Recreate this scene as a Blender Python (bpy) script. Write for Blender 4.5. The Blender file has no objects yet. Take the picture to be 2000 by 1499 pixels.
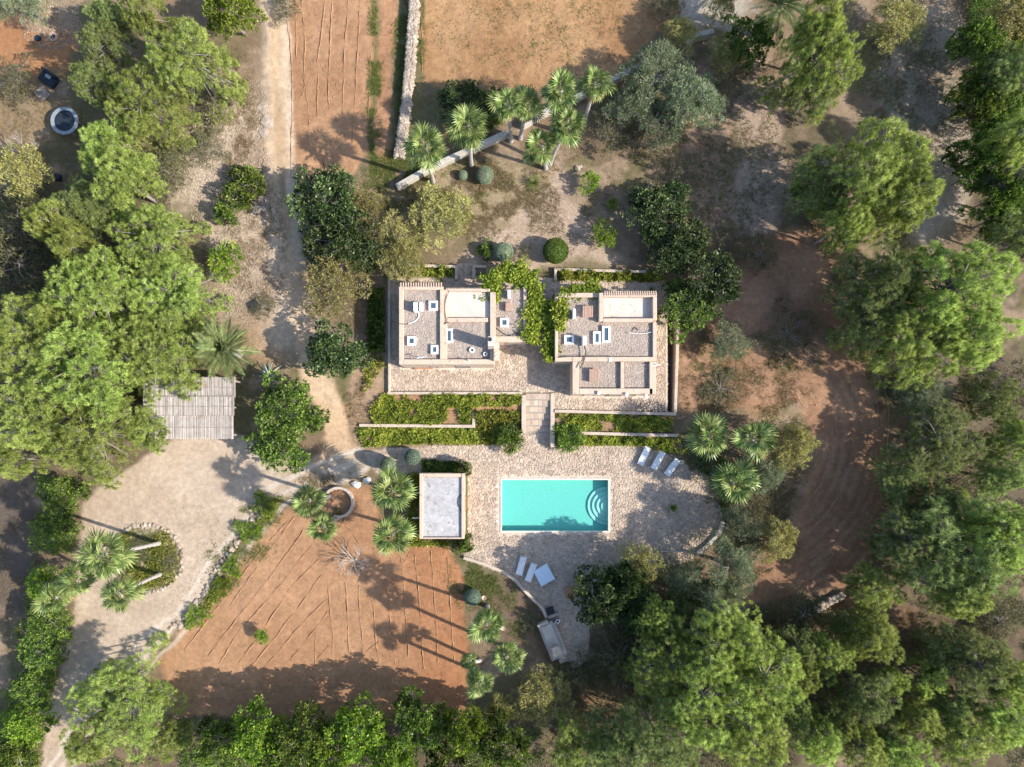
import bpy, math, random
import numpy as np
from mathutils import Vector, Matrix
R_ = random.Random(7)
NP = np.random.RandomState(11)
PI = math.pi
C = bpy.context.scene.collection

# ------------------------------------------------------------------ camera, sky, sun, exposure
H = 67.0                                  # height of the drone above the pool terrace
NXM, NYM = (965 - 1000) / 20.0, (749.5 - 870) / 20.0
cam_d = bpy.data.cameras.new('camera')
cam = bpy.data.objects.new('camera', cam_d); C.objects.link(cam)
cam.location = (NXM, NYM, H); cam.rotation_euler = (0, 0, 0)
cam_d.sensor_width = 36; cam_d.lens = 36 * H / 100.0
cam_d.shift_x = -NXM / 100.0; cam_d.shift_y = -NYM / 100.0
cam_d.clip_start = 0.5; cam_d.clip_end = 2000
bpy.context.scene.camera = cam
SUN_EL = math.radians(35.0); SH = math.radians(17.0)      # shadows run to -x, a little +y
sun_dir = Vector((math.cos(SUN_EL) * math.cos(SH), -math.cos(SUN_EL) * math.sin(SH), math.sin(SUN_EL)))
w = bpy.data.worlds.new('World'); bpy.context.scene.world = w; w.use_nodes = True
nt = w.node_tree; nt.nodes.clear()
sky = nt.nodes.new('ShaderNodeTexSky'); sky.sky_type = 'NISHITA'; sky.sun_disc = False
sky.sun_elevation = SUN_EL; sky.sun_rotation = math.atan2(sun_dir.x, sun_dir.y)
bg = nt.nodes.new('ShaderNodeBackground'); bg.inputs[1].default_value = 0.15
wo = nt.nodes.new('ShaderNodeOutputWorld')
nt.links.new(sky.outputs[0], bg.inputs[0]); nt.links.new(bg.outputs[0], wo.inputs[0])
sd = bpy.data.lights.new('sun', 'SUN'); sd.energy = 4.1; sd.angle = math.radians(0.55); sd.color = (1, 0.93, 0.82)
so = bpy.data.objects.new('sun', sd); C.objects.link(so)
so.rotation_euler = (-sun_dir).to_track_quat('-Z', 'Y').to_euler()
vs = bpy.context.scene.view_settings
vs.view_transform = 'Standard'; vs.look = 'None'; vs.exposure = 1.02; vs.gamma = 1; vs.use_curve_mapping = False
bpy.context.scene.render.film_transparent = False
bpy.context.scene.cycles.max_bounces = 6
bpy.context.scene.cycles.transparent_max_bounces = 8

# ------------------------------------------------------------------ terrain and pixel -> place
def sstep(a, b, x):
    t = np.clip((x - a) / (b - a), 0, 1); return t * t * (3 - 2 * t)
def terrain(x, y):
    x = np.asarray(x, float); y = np.asarray(y, float)
    z = 0.8 * sstep(-6.3, -1.2, y)
    z = np.where((x > 4.15) & (x < 12) & (y > -2.85) & (y < 0), 0.8, z)
    z = z + 0.12 * np.sin(x * 0.21 + 1) * np.sin(y * 0.17) * sstep(14, 26, np.abs(x - 2))
    z = np.where((x > 15.15) & (x < 15.95) & (y > -2.75) & (y < 7.3), -0.5, z)
    return z
def tz(x, y): return float(terrain(x, y))
def g(px, py, z=None):
    """ground place (x, y) of something seen at photo pixel px, py at height z"""
    x = (px - 1000) / 20.0; y = (749.5 - py) / 20.0
    if z is None: z = tz(x, y)
    k = (H - z) / H
    return NXM + (x - NXM) * k, NYM + (y - NYM) * k

# ------------------------------------------------------------------ materials
def srgb(r, g_, b):
    f = lambda c: (c / 255 / 12.92) if c / 255 <= .04045 else ((c / 255 + .055) / 1.055) ** 2.4
    return (f(r), f(g_), f(b), 1)
def lin(c): return tuple(c) + (1,) if len(c) == 3 else tuple(c)
MATS = {}
def base_mat(name):
    m = bpy.data.materials.new(name); m.use_nodes = True; MATS[name] = m
    n = m.node_tree; n.nodes.clear()
    out = n.nodes.new('ShaderNodeOutputMaterial'); p = n.nodes.new('ShaderNodeBsdfPrincipled')
    n.links.new(p.outputs[0], out.inputs[0]); p.inputs['Specular IOR Level'].default_value = 0.25
    return m, n, p, out
def noise(n, scale, detail=4, rough=.6, vec=None):
    t = n.nodes.new('ShaderNodeTexNoise'); t.inputs['Scale'].default_value = scale
    t.inputs['Detail'].default_value = detail; t.inputs['Roughness'].default_value = rough
    if vec: n.links.new(vec, t.inputs['Vector'])
    return t
def ramp(n, src, stops):
    r = n.nodes.new('ShaderNodeValToRGB'); n.links.new(src, r.inputs[0])
    e = r.color_ramp.elements
    while len(e) < len(stops): e.new(.5)
    for i, (p, c) in enumerate(stops): e[i].position = p; e[i].color = lin(c)
    return r
def mix(n, fac, a, b, mode='MIX'):
    x = n.nodes.new('ShaderNodeMix'); x.data_type = 'RGBA'; x.blend_type = mode
    for s, i in ((fac, 0), (a, 6), (b, 7)):
        if isinstance(s, (int, float)): x.inputs[i].default_value = s
        elif isinstance(s, tuple): x.inputs[i].default_value = lin(s)
        else: n.links.new(s, x.inputs[i])
    return x.outputs[2]
def gen(name, c1, c2, scale=3, rough=.85, bump=.3, fine=25, spot=None, spec=.25, tint=False):
    """noise-mottled matte surface; c1/c2 real base colours"""
    m, n, p, out = base_mat(name)
    co = n.nodes.new('ShaderNodeNewGeometry').outputs['Position']
    a = noise(n, scale, 5, .65, co); b = noise(n, fine, 3, .7, co)
    r = ramp(n, a.outputs[0], [(.3, c1), (.7, c2)])
    col = mix(n, .55, r.outputs[0], ramp(n, b.outputs[0], [(.3, (.55, .55, .55)), (.72, (1.25, 1.25, 1.25))]).outputs[0], 'MULTIPLY')
    if spot:
        s = noise(n, spot[1], 4, .7, co)
        col = mix(n, ramp(n, s.outputs[0], [(spot[2], (0, 0, 0)), (spot[2] + .08, (1, 1, 1))]).outputs[0], col, spot[0])
    if tint:
        at = n.nodes.new('ShaderNodeAttribute'); at.attribute_name = 'tint'
        col = mix(n, 1.0, col, ramp(n, at.outputs['Fac'], [(0, (.74, .72, .71)), (.5, (1, .98, .96)), (1, (1.2, 1.18, 1.15))]).outputs[0], 'MULTIPLY')
    n.links.new(col, p.inputs['Base Color']); p.inputs['Roughness'].default_value = rough
    p.inputs['Specular IOR Level'].default_value = spec
    if bump:
        bp = n.nodes.new('ShaderNodeBump'); bp.inputs['Strength'].default_value = bump; bp.inputs['Distance'].default_value = .05
        n.links.new(b.outputs[0], bp.inputs['Height']); n.links.new(bp.outputs[0], p.inputs['Normal'])
    return m
def leafmat(name, dark, mid, light, trans=.35, rough=.55, hue=.5):
    m, n, p, out = base_mat(name)
    at = n.nodes.new('ShaderNodeAttribute'); at.attribute_name = 'tint'
    r = ramp(n, at.outputs['Fac'], [(0, dark), (.5, mid), (1, light)])
    oi = n.nodes.new('ShaderNodeObjectInfo')
    v = n.nodes.new('ShaderNodeMapRange'); v.inputs[3].default_value = .8; v.inputs[4].default_value = 1.2
    n.links.new(oi.outputs['Random'], v.inputs[0])
    hs = n.nodes.new('ShaderNodeHueSaturation'); n.links.new(v.outputs[0], hs.inputs['Value'])
    hv = n.nodes.new('ShaderNodeMapRange'); hv.inputs[3].default_value = .485; hv.inputs[4].default_value = .51
    n.links.new(oi.outputs['Random'], hv.inputs[0]); n.links.new(hv.outputs[0], hs.inputs['Hue'])
    n.links.new(r.outputs[0], hs.inputs['Color'])
    n.links.new(hs.outputs[0], p.inputs['Base Color']); p.inputs['Roughness'].default_value = rough
    p.inputs['Specular IOR Level'].default_value = .3
    t = n.nodes.new('ShaderNodeBsdfTranslucent'); n.links.new(hs.outputs[0], t.inputs[0])
    mx = n.nodes.new('ShaderNodeMixShader'); mx.inputs[0].default_value = trans
    n.links.new(p.outputs[0], mx.inputs[1]); n.links.new(t.outputs[0], mx.inputs[2]); n.links.new(mx.outputs[0], out.inputs[0])
    return m
def ground_mat():
    m, n, p, out = base_mat('soil')
    co = n.nodes.new('ShaderNodeNewGeometry').outputs['Position']
    at = n.nodes.new('ShaderNodeVertexColor'); at.layer_name = 'col'
    a = noise(n, 2.2, 6, .7, co); b = noise(n, 9, 4, .75, co); c = noise(n, 28, 2, .6, co)
    col = mix(n, .8, at.outputs[0], ramp(n, a.outputs[0], [(.3, (.72, .70, .68)), (.7, (1.25, 1.24, 1.22))]).outputs[0], 'MULTIPLY')
    col = mix(n, at.outputs['Alpha'], col, ramp(n, b.outputs[0], [(.3, (.66, .66, .64)), (.5, (1, 1, 1)), (.75, (1.35, 1.33, 1.3))]).outputs[0], 'MULTIPLY')
    col = mix(n, .6, col, ramp(n, c.outputs[0], [(.3, (.6, .6, .6)), (.7, (1.35, 1.35, 1.35))]).outputs[0], 'MULTIPLY')
    n.links.new(col, p.inputs['Base Color']); p.inputs['Roughness'].default_value = .95
    p.inputs['Specular IOR Level'].default_value = .1
    ad = n.nodes.new('ShaderNodeMath'); ad.operation = 'ADD'; n.links.new(b.outputs[0], ad.inputs[0]); n.links.new(c.outputs[0], ad.inputs[1])
    bp = n.nodes.new('ShaderNodeBump'); bp.inputs['Distance'].default_value = .09; n.links.new(at.outputs['Alpha'], bp.inputs['Strength'])
    n.links.new(ad.outputs[0], bp.inputs['Height']); n.links.new(bp.outputs[0], p.inputs['Normal'])
    return m
M = dict(
    soil=ground_mat(),
    plaster=gen('lime_plaster', (.50, .39, .30), (.58, .455, .35), 1.3, .9, .25, 14, ((.34, .25, .19), 2.5, .58)),
    white=gen('whitewash', (.53, .45, .385), (.61, .53, .465), 1.1, .85, .12, 10, ((.42, .33, .27), 2.4, .68)),
    stainwhite=gen('stained_whitewash', (.54, .46, .40), (.62, .55, .49), 1.0, .85, .12, 10, ((.34, .24, .18), 1.5, .60)),
    stone=gen('terrace_stone', (.40, .31, .24), (.53, .43, .34), .5, .85, .3, 12, tint=True),
    mortar=gen('mortar', (.44, .36, .29), (.56, .47, .39), 2, .95, .2, 20),
    rubble=gen('rubble_stone', (.28, .225, .175), (.46, .39, .32), 1.5, .9, .3, 12, tint=True),
    capstone=gen('wall_capping', (.42, .34, .27), (.56, .47, .38), 1.6, .9, .3, 9),
    greywall=gen('grey_capping', (.40, .36, .31), (.52, .48, .42), 1.6, .9, .3, 9),
    gravel=gen('roof_gravel', (.30, .245, .205), (.40, .335, .285), 1.3, .95, .6, 16),
    pebble=gen('pebbles', (.34, .28, .24), (.52, .44, .38), 2, .9, .1, 9, tint=True),
    slab=gen('grey_screed', (.34, .33, .335), (.48, .465, .47), 1.0, .8, .15, 6, ((.24, .22, .21), 1.6, .57)),
    tile=gen('terracotta', (.46, .32, .24), (.60, .46, .36), 3, .8, .2, 14),
    brickred=gen('red_tile', (.36, .23, .17), (.46, .31, .24), 3, .8, .2, 14),
    liner=gen('pool_plaster', (.22, .50, .44), (.27, .56, .50), 5, .6, .0, 18),
    stepwhite=gen('pool_step_plaster', (.50, .66, .58), (.56, .72, .64), 3, .6, 0, 10),
    coping=gen('pool_coping', (.60, .54, .46), (.68, .62, .54), 2, .8, .1, 10),
    metalwhite=gen('white_enamel', (.74, .74, .74), (.80, .80, .80), 2, .4, 0, 8, spec=.5),
    fabric=gen('white_sling', (.70, .71, .73), (.78, .79, .80), 3, .8, .1, 30),
    dayfabric=gen('daybed_fabric', (.62, .70, .80), (.68, .76, .85), 3, .8, .1, 30),
    darkframe=gen('dark_frame', (.03, .03, .035), (.05, .05, .055), 3, .5, 0, 10, spec=.5),
    blackmat=gen('black_mat', (.012, .018, .03), (.024, .034, .05), 3, .7, .1, 20),
    greypad=gen('grey_pad', (.20, .24, .27), (.30, .34, .37), 3, .7, .1, 12),
    wood=gen('brown_wood', (.34, .17, .08), (.46, .25, .13), 4, .7, .2, 20),
    oldwood=gen('weathered_wood', (.26, .22, .19), (.38, .33, .29), 4, .85, .2, 20),
    reed=gen('reed', (.38, .35, .325), (.54, .50, .47), 2.5, .9, .3, 18, ((.34, .20, .12), .8, .62), tint=True),
    bark=gen('bark', (.22, .19, .17), (.38, .34, .31), 6, .9, .5, 18),
    palmbark=gen('palm_bark', (.30, .27, .24), (.48, .44, .41), 6, .9, .6, 14),
    deadwood=gen('dead_wood', (.36, .32, .28), (.50, .46, .42), 6, .9, .2, 18),
    concrete=gen('concrete', (.30, .27, .24), (.42, .38, .34), 2, .85, .2, 10),
    whiterock=gen('white_rock', (.55, .53, .50), (.72, .70, .67), 3, .9, .4, 9),
    cable=gen('black_hose', (.03, .03, .03), (.05, .05, .05), 3, .5, 0, 10),
    pine=leafmat('pine_needles', (.12, .155, .04), (.32, .40, .09), (.60, .68, .22), .42),
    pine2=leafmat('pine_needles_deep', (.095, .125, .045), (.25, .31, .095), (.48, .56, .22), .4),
    broad=leafmat('broad_leaves', (.035, .065, .014), (.11, .18, .03), (.32, .42, .08), .32, .42),
    lime=leafmat('lime_leaves', (.06, .11, .014), (.18, .28, .03), (.44, .54, .08), .36, .45),
    carob=leafmat('carob_leaves', (.018, .036, .012), (.055, .095, .024), (.20, .26, .10), .2, .4),
    olive=leafmat('olive_leaves', (.11, .135, .07), (.21, .25, .13), (.37, .41, .25), .28, .5),
    almond=leafmat('dry_yellow_leaves', (.16, .15, .05), (.36, .34, .11), (.60, .56, .24), .38, .6),
    scrub=leafmat('scrub_leaves', (.07, .08, .035), (.14, .14, .065), (.24, .23, .12), .25, .7),
    ball=leafmat('clipped_leaves', (.16, .21, .13), (.29, .36, .23), (.46, .52, .36), .2, .6),
    teal=leafmat('shaded_clipped_leaves', (.10, .14, .10), (.19, .25, .18), (.30, .37, .28), .2, .6),  # darker copy of the clipped leaves, shade mixed into the colour
    vine=leafmat('vine_leaves', (.11, .16, .02), (.24, .30, .035), (.46, .46, .07), .4, .5),
    bed=leafmat('bed_leaves', (.07, .10, .02), (.29, .34, .05), (.66, .62, .13), .4, .5),
    citrus=leafmat('citrus_leaves', (.08, .17, .015), (.18, .32, .03), (.42, .50, .05), .35, .5),
    fan=leafmat('fan_fronds', (.04, .075, .018), (.12, .18, .045), (.36, .41, .14), .25, .4),
    date=leafmat('date_fronds', (.06, .09, .025), (.15, .20, .06), (.38, .42, .18), .2, .45),
    deadfrond=leafmat('dead_fronds', (.22, .16, .08), (.40, .30, .13), (.55, .46, .14), .3, .7),
    agave=leafmat('agave_leaves', (.14, .19, .14), (.24, .30, .24), (.34, .40, .33), .1, .5),
    hay=leafmat('dry_grass', (.16, .12, .06), (.28, .22, .11), (.42, .34, .18), .3, .9),
    weed=leafmat('weeds', (.09, .12, .03), (.17, .21, .055), (.32, .35, .11), .3, .8),
)
def glassmat():
    m, n, p, out = base_mat('window_glass')
    p.inputs['Base Color'].default_value = (.06, .10, .13, 1); p.inputs['Roughness'].default_value = .08
    p.inputs['Specular IOR Level'].default_value = .8
    return m
M['glass'] = glassmat()
def watermat():
    m, n, p, out = base_mat('pool_water'); n.nodes.remove(p)
    tr = n.nodes.new('ShaderNodeBsdfTransparent'); tr.inputs[0].default_value = (.70, .97, .95, 1)
    gl = n.nodes.new('ShaderNodeBsdfGlossy'); gl.inputs['Roughness'].default_value = .03
    lw = n.nodes.new('ShaderNodeLayerWeight'); lw.inputs[0].default_value = .5
    co = n.nodes.new('ShaderNodeNewGeometry').outputs['Position']
    t = noise(n, 3.0, 3, .6, co); bp = n.nodes.new('ShaderNodeBump'); bp.inputs['Strength'].default_value = .25; bp.inputs['Distance'].default_value = .03
    n.links.new(t.outputs[0], bp.inputs['Height']); n.links.new(bp.outputs[0], gl.inputs['Normal']); n.links.new(bp.outputs[0], lw.inputs['Normal']); pw = n.nodes.new('ShaderNodeMath'); pw.operation = 'POWER'; n.links.new(lw.outputs['Facing'], pw.inputs[0]); pw.inputs[1].default_value = 4; pm = n.nodes.new('ShaderNodeMath'); pm.operation = 'MULTIPLY_ADD'; n.links.new(pw.outputs[0], pm.inputs[0]); pm.inputs[1].default_value = .5; pm.inputs[2].default_value = .025
    mx = n.nodes.new('ShaderNodeMixShader'); n.links.new(pm.outputs[0], mx.inputs[0]); n.links.new(tr.outputs[0], mx.inputs[1]); n.links.new(gl.outputs[0], mx.inputs[2])
    n.links.new(mx.outputs[0], out.inputs[0]); return m
M['water'] = watermat()

# ------------------------------------------------------------------ object helpers
def tag(o, label=None, cat=None, group=None, kind=None):
    if label: o['label'] = label
    if cat: o['category'] = cat
    if group: o['group'] = group
    if kind: o['kind'] = kind
    return o
def empty(name, loc=(0, 0, 0), rz=0, label=None, cat=None, group=None):
    o = bpy.data.objects.new(name, None); C.objects.link(o); o.location = loc; o.rotation_euler = (0, 0, rz)
    o.empty_display_size = .3
    return tag(o, label, cat, group)
def link(name, me, parent=None, mat=None):
    if mat and not me.materials: me.materials.append(M[mat])
    o = bpy.data.objects.new(name, me); C.objects.link(o)
    if parent: o.parent = parent
    return o
def npmesh(name, V, F, mat=None, tint=None, col=None, smooth=False, alpha=None):
    """V (n,3); F (m,k) faces of equal size"""
    V = np.asarray(V, np.float32); F = np.asarray(F, np.int32)
    me = bpy.data.meshes.new(name); me.vertices.add(len(V)); me.vertices.foreach_set('co', V.ravel())
    k = F.shape[1]; me.loops.add(F.size); me.loops.foreach_set('vertex_index', F.ravel())
    me.polygons.add(len(F)); me.polygons.foreach_set('loop_start', np.arange(0, F.size, k, dtype=np.int32))
    if smooth: me.polygons.foreach_set('use_smooth', np.ones(len(F), bool))
    if tint is not None:
        a = me.attributes.new('tint', 'FLOAT', 'POINT'); a.data.foreach_set('value', np.asarray(tint, np.float32))
    if col is not None:
        a = me.color_attributes.new('col', 'FLOAT_COLOR', 'POINT')
        a.data.foreach_set('color', np.c_[col, np.ones(len(col)) if alpha is None else alpha].astype(np.float32).ravel())
    me.update(calc_edges=True)
    if mat: me.materials.append(M[mat])
    return me
class MB:
    def __init__(s): s.v = []; s.f = []; s.t = []
    def add(s, vs_, fs_, t=.5):
        k = len(s.v); s.v += [tuple(a) for a in vs_]; s.f += [tuple(i + k for i in f) for f in fs_]; s.t += [t] * len(vs_); return s
    def box(s, x0, y0, z0, x1, y1, z1, t=.5):
        v = [(x0, y0, z0), (x1, y0, z0), (x1, y1, z0), (x0, y1, z0), (x0, y0, z1), (x1, y0, z1), (x1, y1, z1), (x0, y1, z1)]
        return s.add(v, [(3, 2, 1, 0), (4, 5, 6, 7), (0, 1, 5, 4), (1, 2, 6, 5), (2, 3, 7, 6), (3, 0, 4, 7)], t)
    def obox(s, cx, cy, cz, lx, ly, lz, rz=0, tilt=0, t=.5):
        m = Matrix.Translation((cx, cy, cz)) @ Matrix.Rotation(rz, 4, 'Z') @ Matrix.Rotation(tilt, 4, 'X')
        v = [m @ Vector((a * lx / 2, b * ly / 2, c * lz / 2)) for c in (-1, 1) for a, b in ((-1, -1), (1, -1), (1, 1), (-1, 1))]
        return s.add(v, [(3, 2, 1, 0), (4, 5, 6, 7), (0, 1, 5, 4), (1, 2, 6, 5), (2, 3, 7, 6), (3, 0, 4, 7)], t)
    def prism(s, poly, z0, z1, t=.5, inset=0):
        n = len(poly); cx = sum(p[0] for p in poly) / n; cy = sum(p[1] for p in poly) / n
        v = [(x, y, z0) for x, y in poly] + [(x + (cx - x) * inset, y + (cy - y) * inset, z1) for x, y in poly]
        return s.add(v, [tuple(range(n, 2 * n))] + [(i, (i + 1) % n, n + (i + 1) % n, n + i) for i in range(n)], t)
    def tube(s, pts, rad, n=6, t=.5, cap=True):
        pts = [Vector(p) for p in pts]; rings = []
        if not hasattr(rad, '__len__'): rad = [rad] * len(pts)
        vs_ = []
        for i, p in enumerate(pts):
            d = (pts[min(i + 1, len(pts) - 1)] - pts[max(i - 1, 0)]).normalized()
            a = d.orthogonal().normalized() if i == 0 else (a - d * a.dot(d)).normalized()
            b = d.cross(a)
            for j in range(n):
                th = 2 * PI * j / n; vs_.append(p + (a * math.cos(th) + b * math.sin(th)) * rad[i])
        fs_ = [(i * n + j, i * n + (j + 1) % n, (i + 1) * n + (j + 1) % n, (i + 1) * n + j) for i in range(len(pts) - 1) for j in range(n)]
        if cap: fs_ += [tuple(range(n))[::-1], tuple((len(pts) - 1) * n + j for j in range(n))]
        return s.add(vs_, fs_, t)
    def ring(s, cx, cy, r0, r1, z0, z1, a0=0, a1=2 * PI, n=40, t=.5):
        full = abs(a1 - a0 - 2 * PI) < 1e-3; vs_ = []
        m = n if full else n + 1
        for i in range(m):
            a = a0 + (a1 - a0) * i / n; c, s_ = math.cos(a), math.sin(a)
            vs_ += [(cx + r0 * c, cy + r0 * s_, z0), (cx + r1 * c, cy + r1 * s_, z0), (cx + r1 * c, cy + r1 * s_, z1), (cx + r0 * c, cy + r0 * s_, z1)]
        fs_ = []
        for i in range(n):
            a = 4 * i; b = 4 * ((i + 1) % m)
            for j in range(4): fs_.append((a + j, b + j, b + (j + 1) % 4, a + (j + 1) % 4))
        if not full: fs_ += [(0, 1, 2, 3), (4 * n + 3, 4 * n + 2, 4 * n + 1, 4 * n)]
        return s.add(vs_, fs_, t)
    def disc(s, cx, cy, r, z0, z1, n=24, t=.5):
        return s.prism([(cx + r * math.cos(2 * PI * i / n), cy + r * math.sin(2 * PI * i / n)) for i in range(n)], z0, z1, t)
    def rock(s, x, y, z, r, rr, t=.5, flat=.7):
        """squashed jittered octahedron-like stone of 8-14 faces"""
        n = 5; vs_ = []
        for k, (zz, q) in enumerate(((-.35, .85), (.25, .95))):
            for i in range(n):
                a = 2 * PI * (i + k * .5) / n + rr.uniform(-.3, .3); e = r * q * rr.uniform(.75, 1.15)
                vs_.append((x + e * math.cos(a), y + e * math.sin(a), z + zz * r * flat))
        vs_.append((x + rr.uniform(-.2, .2) * r, y + rr.uniform(-.2, .2) * r, z + r * flat * rr.uniform(.6, .9)))
        fs_ = []
        for i in range(n):
            j = (i + 1) % n; fs_ += [(i, j, n + i), (j, n + j, n + i), (n + i, n + j, 2 * n)]
        return s.add(vs_, fs_, t)
    def mesh(s, name, mat=None):
        me = bpy.data.meshes.new(name); me.from_pydata(s.v, [], s.f)
        a = me.attributes.new('tint', 'FLOAT', 'POINT'); a.data.foreach_set('value', s.t)
        me.update()
        if mat: me.materials.append(M[mat])
        return me
    def build(s, name, mat, parent=None, smooth=False, bevel=0):
        me = s.mesh(name, mat)
        if smooth:
            for p in me.polygons: p.use_smooth = True
        o = link(name, me, parent)
        if bevel:
            b = o.modifiers.new('bevel', 'BEVEL'); b.width = bevel; b.segments = 1; b.limit_method = 'ANGLE'
        return o

# value noise for the ground painting
def vnoise(x, y, seed, period):
    rs = np.random.RandomState(seed); T = rs.rand(256, 256)
    u = x / period + 1000; v = y / period + 1000
    i = np.floor(u).astype(int); j = np.floor(v).astype(int); fu = u - i; fv = v - j
    fu = fu * fu * (3 - 2 * fu); fv = fv * fv * (3 - 2 * fv)
    a = T[i % 256, j % 256]; b = T[(i + 1) % 256, j % 256]; c = T[i % 256, (j + 1) % 256]; d = T[(i + 1) % 256, (j + 1) % 256]
    return a * (1 - fu) * (1 - fv) + b * fu * (1 - fv) + c * (1 - fu) * fv + d * fu * fv
def fbm(x, y, seed, period, o=4):
    s = 0; a = 1; t = 0
    for k in range(o): s = s + a * vnoise(x, y, seed + k, period / 2 ** k); t += a; a *= .55
    return s / t
def sdist(P, px, py):
    """signed distance to polygon (inside positive)"""
    n = len(P); d = np.full(px.shape, 1e9); ins = np.zeros(px.shape, bool)
    for i in range(n):
        x0, y0 = P[i]; x1, y1 = P[(i + 1) % n]; ex, ey = x1 - x0, y1 - y0
        t = np.clip(((px - x0) * ex + (py - y0) * ey) / (ex * ex + ey * ey), 0, 1)
        d = np.minimum(d, (px - x0 - t * ex) ** 2 + (py - y0 - t * ey) ** 2)
        if y0 != y1:
            c = ((y0 > py) != (y1 > py)) & (px < (x1 - x0) * (py - y0) / (y1 - y0) + x0); ins ^= c
    d = np.sqrt(d); return np.where(ins, d, -d)

# ------------------------------------------------------------------ the ground, in zones
POOL_T = [(715, 885), (760, 876), (1000, 868), (1020, 845), (1083, 845), (1083, 873), (1130, 872), (1250, 872), (1330, 893), (1352, 925), (1368, 905), (1390, 925), (1385, 945),
          (1412, 1000), (1410, 1040), (1365, 1085), (1300, 1112), (1200, 1100), (1150, 1150), (1150, 1290), (1110, 1292), (1075, 1215), (1040, 1165), (985, 1120), (905, 1090), (915, 1050), (915, 925), (820, 925), (735, 925)]
HOUSE_T = [(760, 548), (893, 545), (893, 519), (930, 519), (930, 545), (1300, 553), (1300, 806), (1083, 803), (1083, 768), (760, 766)]
ZONES = [  # name, polygon, colour a, colour b, softness, warp
 ('sandy_ground', [(440, 250), (520, 180), (560, 330), (590, 500), (600, 640), (560, 720), (500, 640), (450, 560), (400, 420), (330, 400), (360, 330)], (.34, .25, .18), (.52, .42, .32), 22, 16),
 ('dirt_track', [(508, -60), (574, -60), (574, 150), (578, 360), (592, 470), (610, 600), (628, 690), (660, 760), (690, 850), (712, 930), (640, 948), (600, 900), (640, 860), (610, 770), (580, 700), (556, 560), (530, 420), (530, 200)], (.44, .31, .20), (.52, .39, .27), 8, 8),
 ('driveway', [(165, 980), (230, 930), (340, 855), (480, 855), (600, 900), (700, 880), (722, 918), (640, 942), (560, 968), (500, 1015), (450, 1085), (400, 1165), (330, 1240), (270, 1300), (165, 1400), (118, 1540), (75, 1540), (100, 1380), (145, 1200), (150, 1060)], (.375, .295, .22), (.44, .355, .275), 6, 6),
 ('ploughed_field', [(566, -60), (728, -60), (735, 50), (722, 300), (688, 358), (574, 360), (574, 150)], (.32, .18, .10), (.38, .225, .13), 4, 4),
 ('ploughed_field', [(744, -60), (780, -60), (760, 330), (736, 345), (735, 200)], (.31, .17, .095), (.37, .21, .12), 7, 8),
 ('stubble_field', [(826, -60), (1330, -60), (1330, 40), (1180, 160), (1060, 190), (820, 170)], (.30, .17, .085), (.38, .23, .12), 6, 8),
 ('ploughed_field', [(550, 1000), (620, 955), (725, 950), (745, 1010), (805, 1062), (872, 1066), (902, 1130), (915, 1250), (912, 1400), (720, 1408), (340, 1400), (308, 1285), (400, 1180), (470, 1090)], (.32, .18, .10), (.375, .22, .125), 5, 5),
 ('tilled_field', [(1440, 470), (1600, 440), (1680, 620), (1740, 900), (1742, 1000), (1640, 1160), (1440, 1170), (1500, 1080), (1560, 980), (1600, 880), (1560, 790), (1330, 800), (1322, 650), (1400, 600)], (.25, .145, .09), (.34, .205, .13), 9, 8),
 ('garden_path', [(885, 530), (890, 500), (1000, 440), (1040, 395), (1090, 330), (1135, 350), (1130, 410), (1150, 480), (1240, 520), (1100, 524), (1060, 524)], (.34, .255, .185), (.44, .34, .26), 14, 12),
 ('side_path', [(690, 700), (752, 700), (745, 770), (700, 835), (690, 880)], (.30, .21, .14), (.38, .27, .18), 12, 10),
 ('pool_terrace', POOL_T, (.54, .46, .37), (.62, .53, .44), 1.5, 0),
 ('house_terrace', HOUSE_T, (.54, .46, .37), (.62, .53, .44), 1.5, 0),
 ('trench', [(1303, 604), (1318, 604), (1318, 804), (1303, 804)], (.20, .12, .07), (.26, .15, .09), 1, 0),
]
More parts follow.
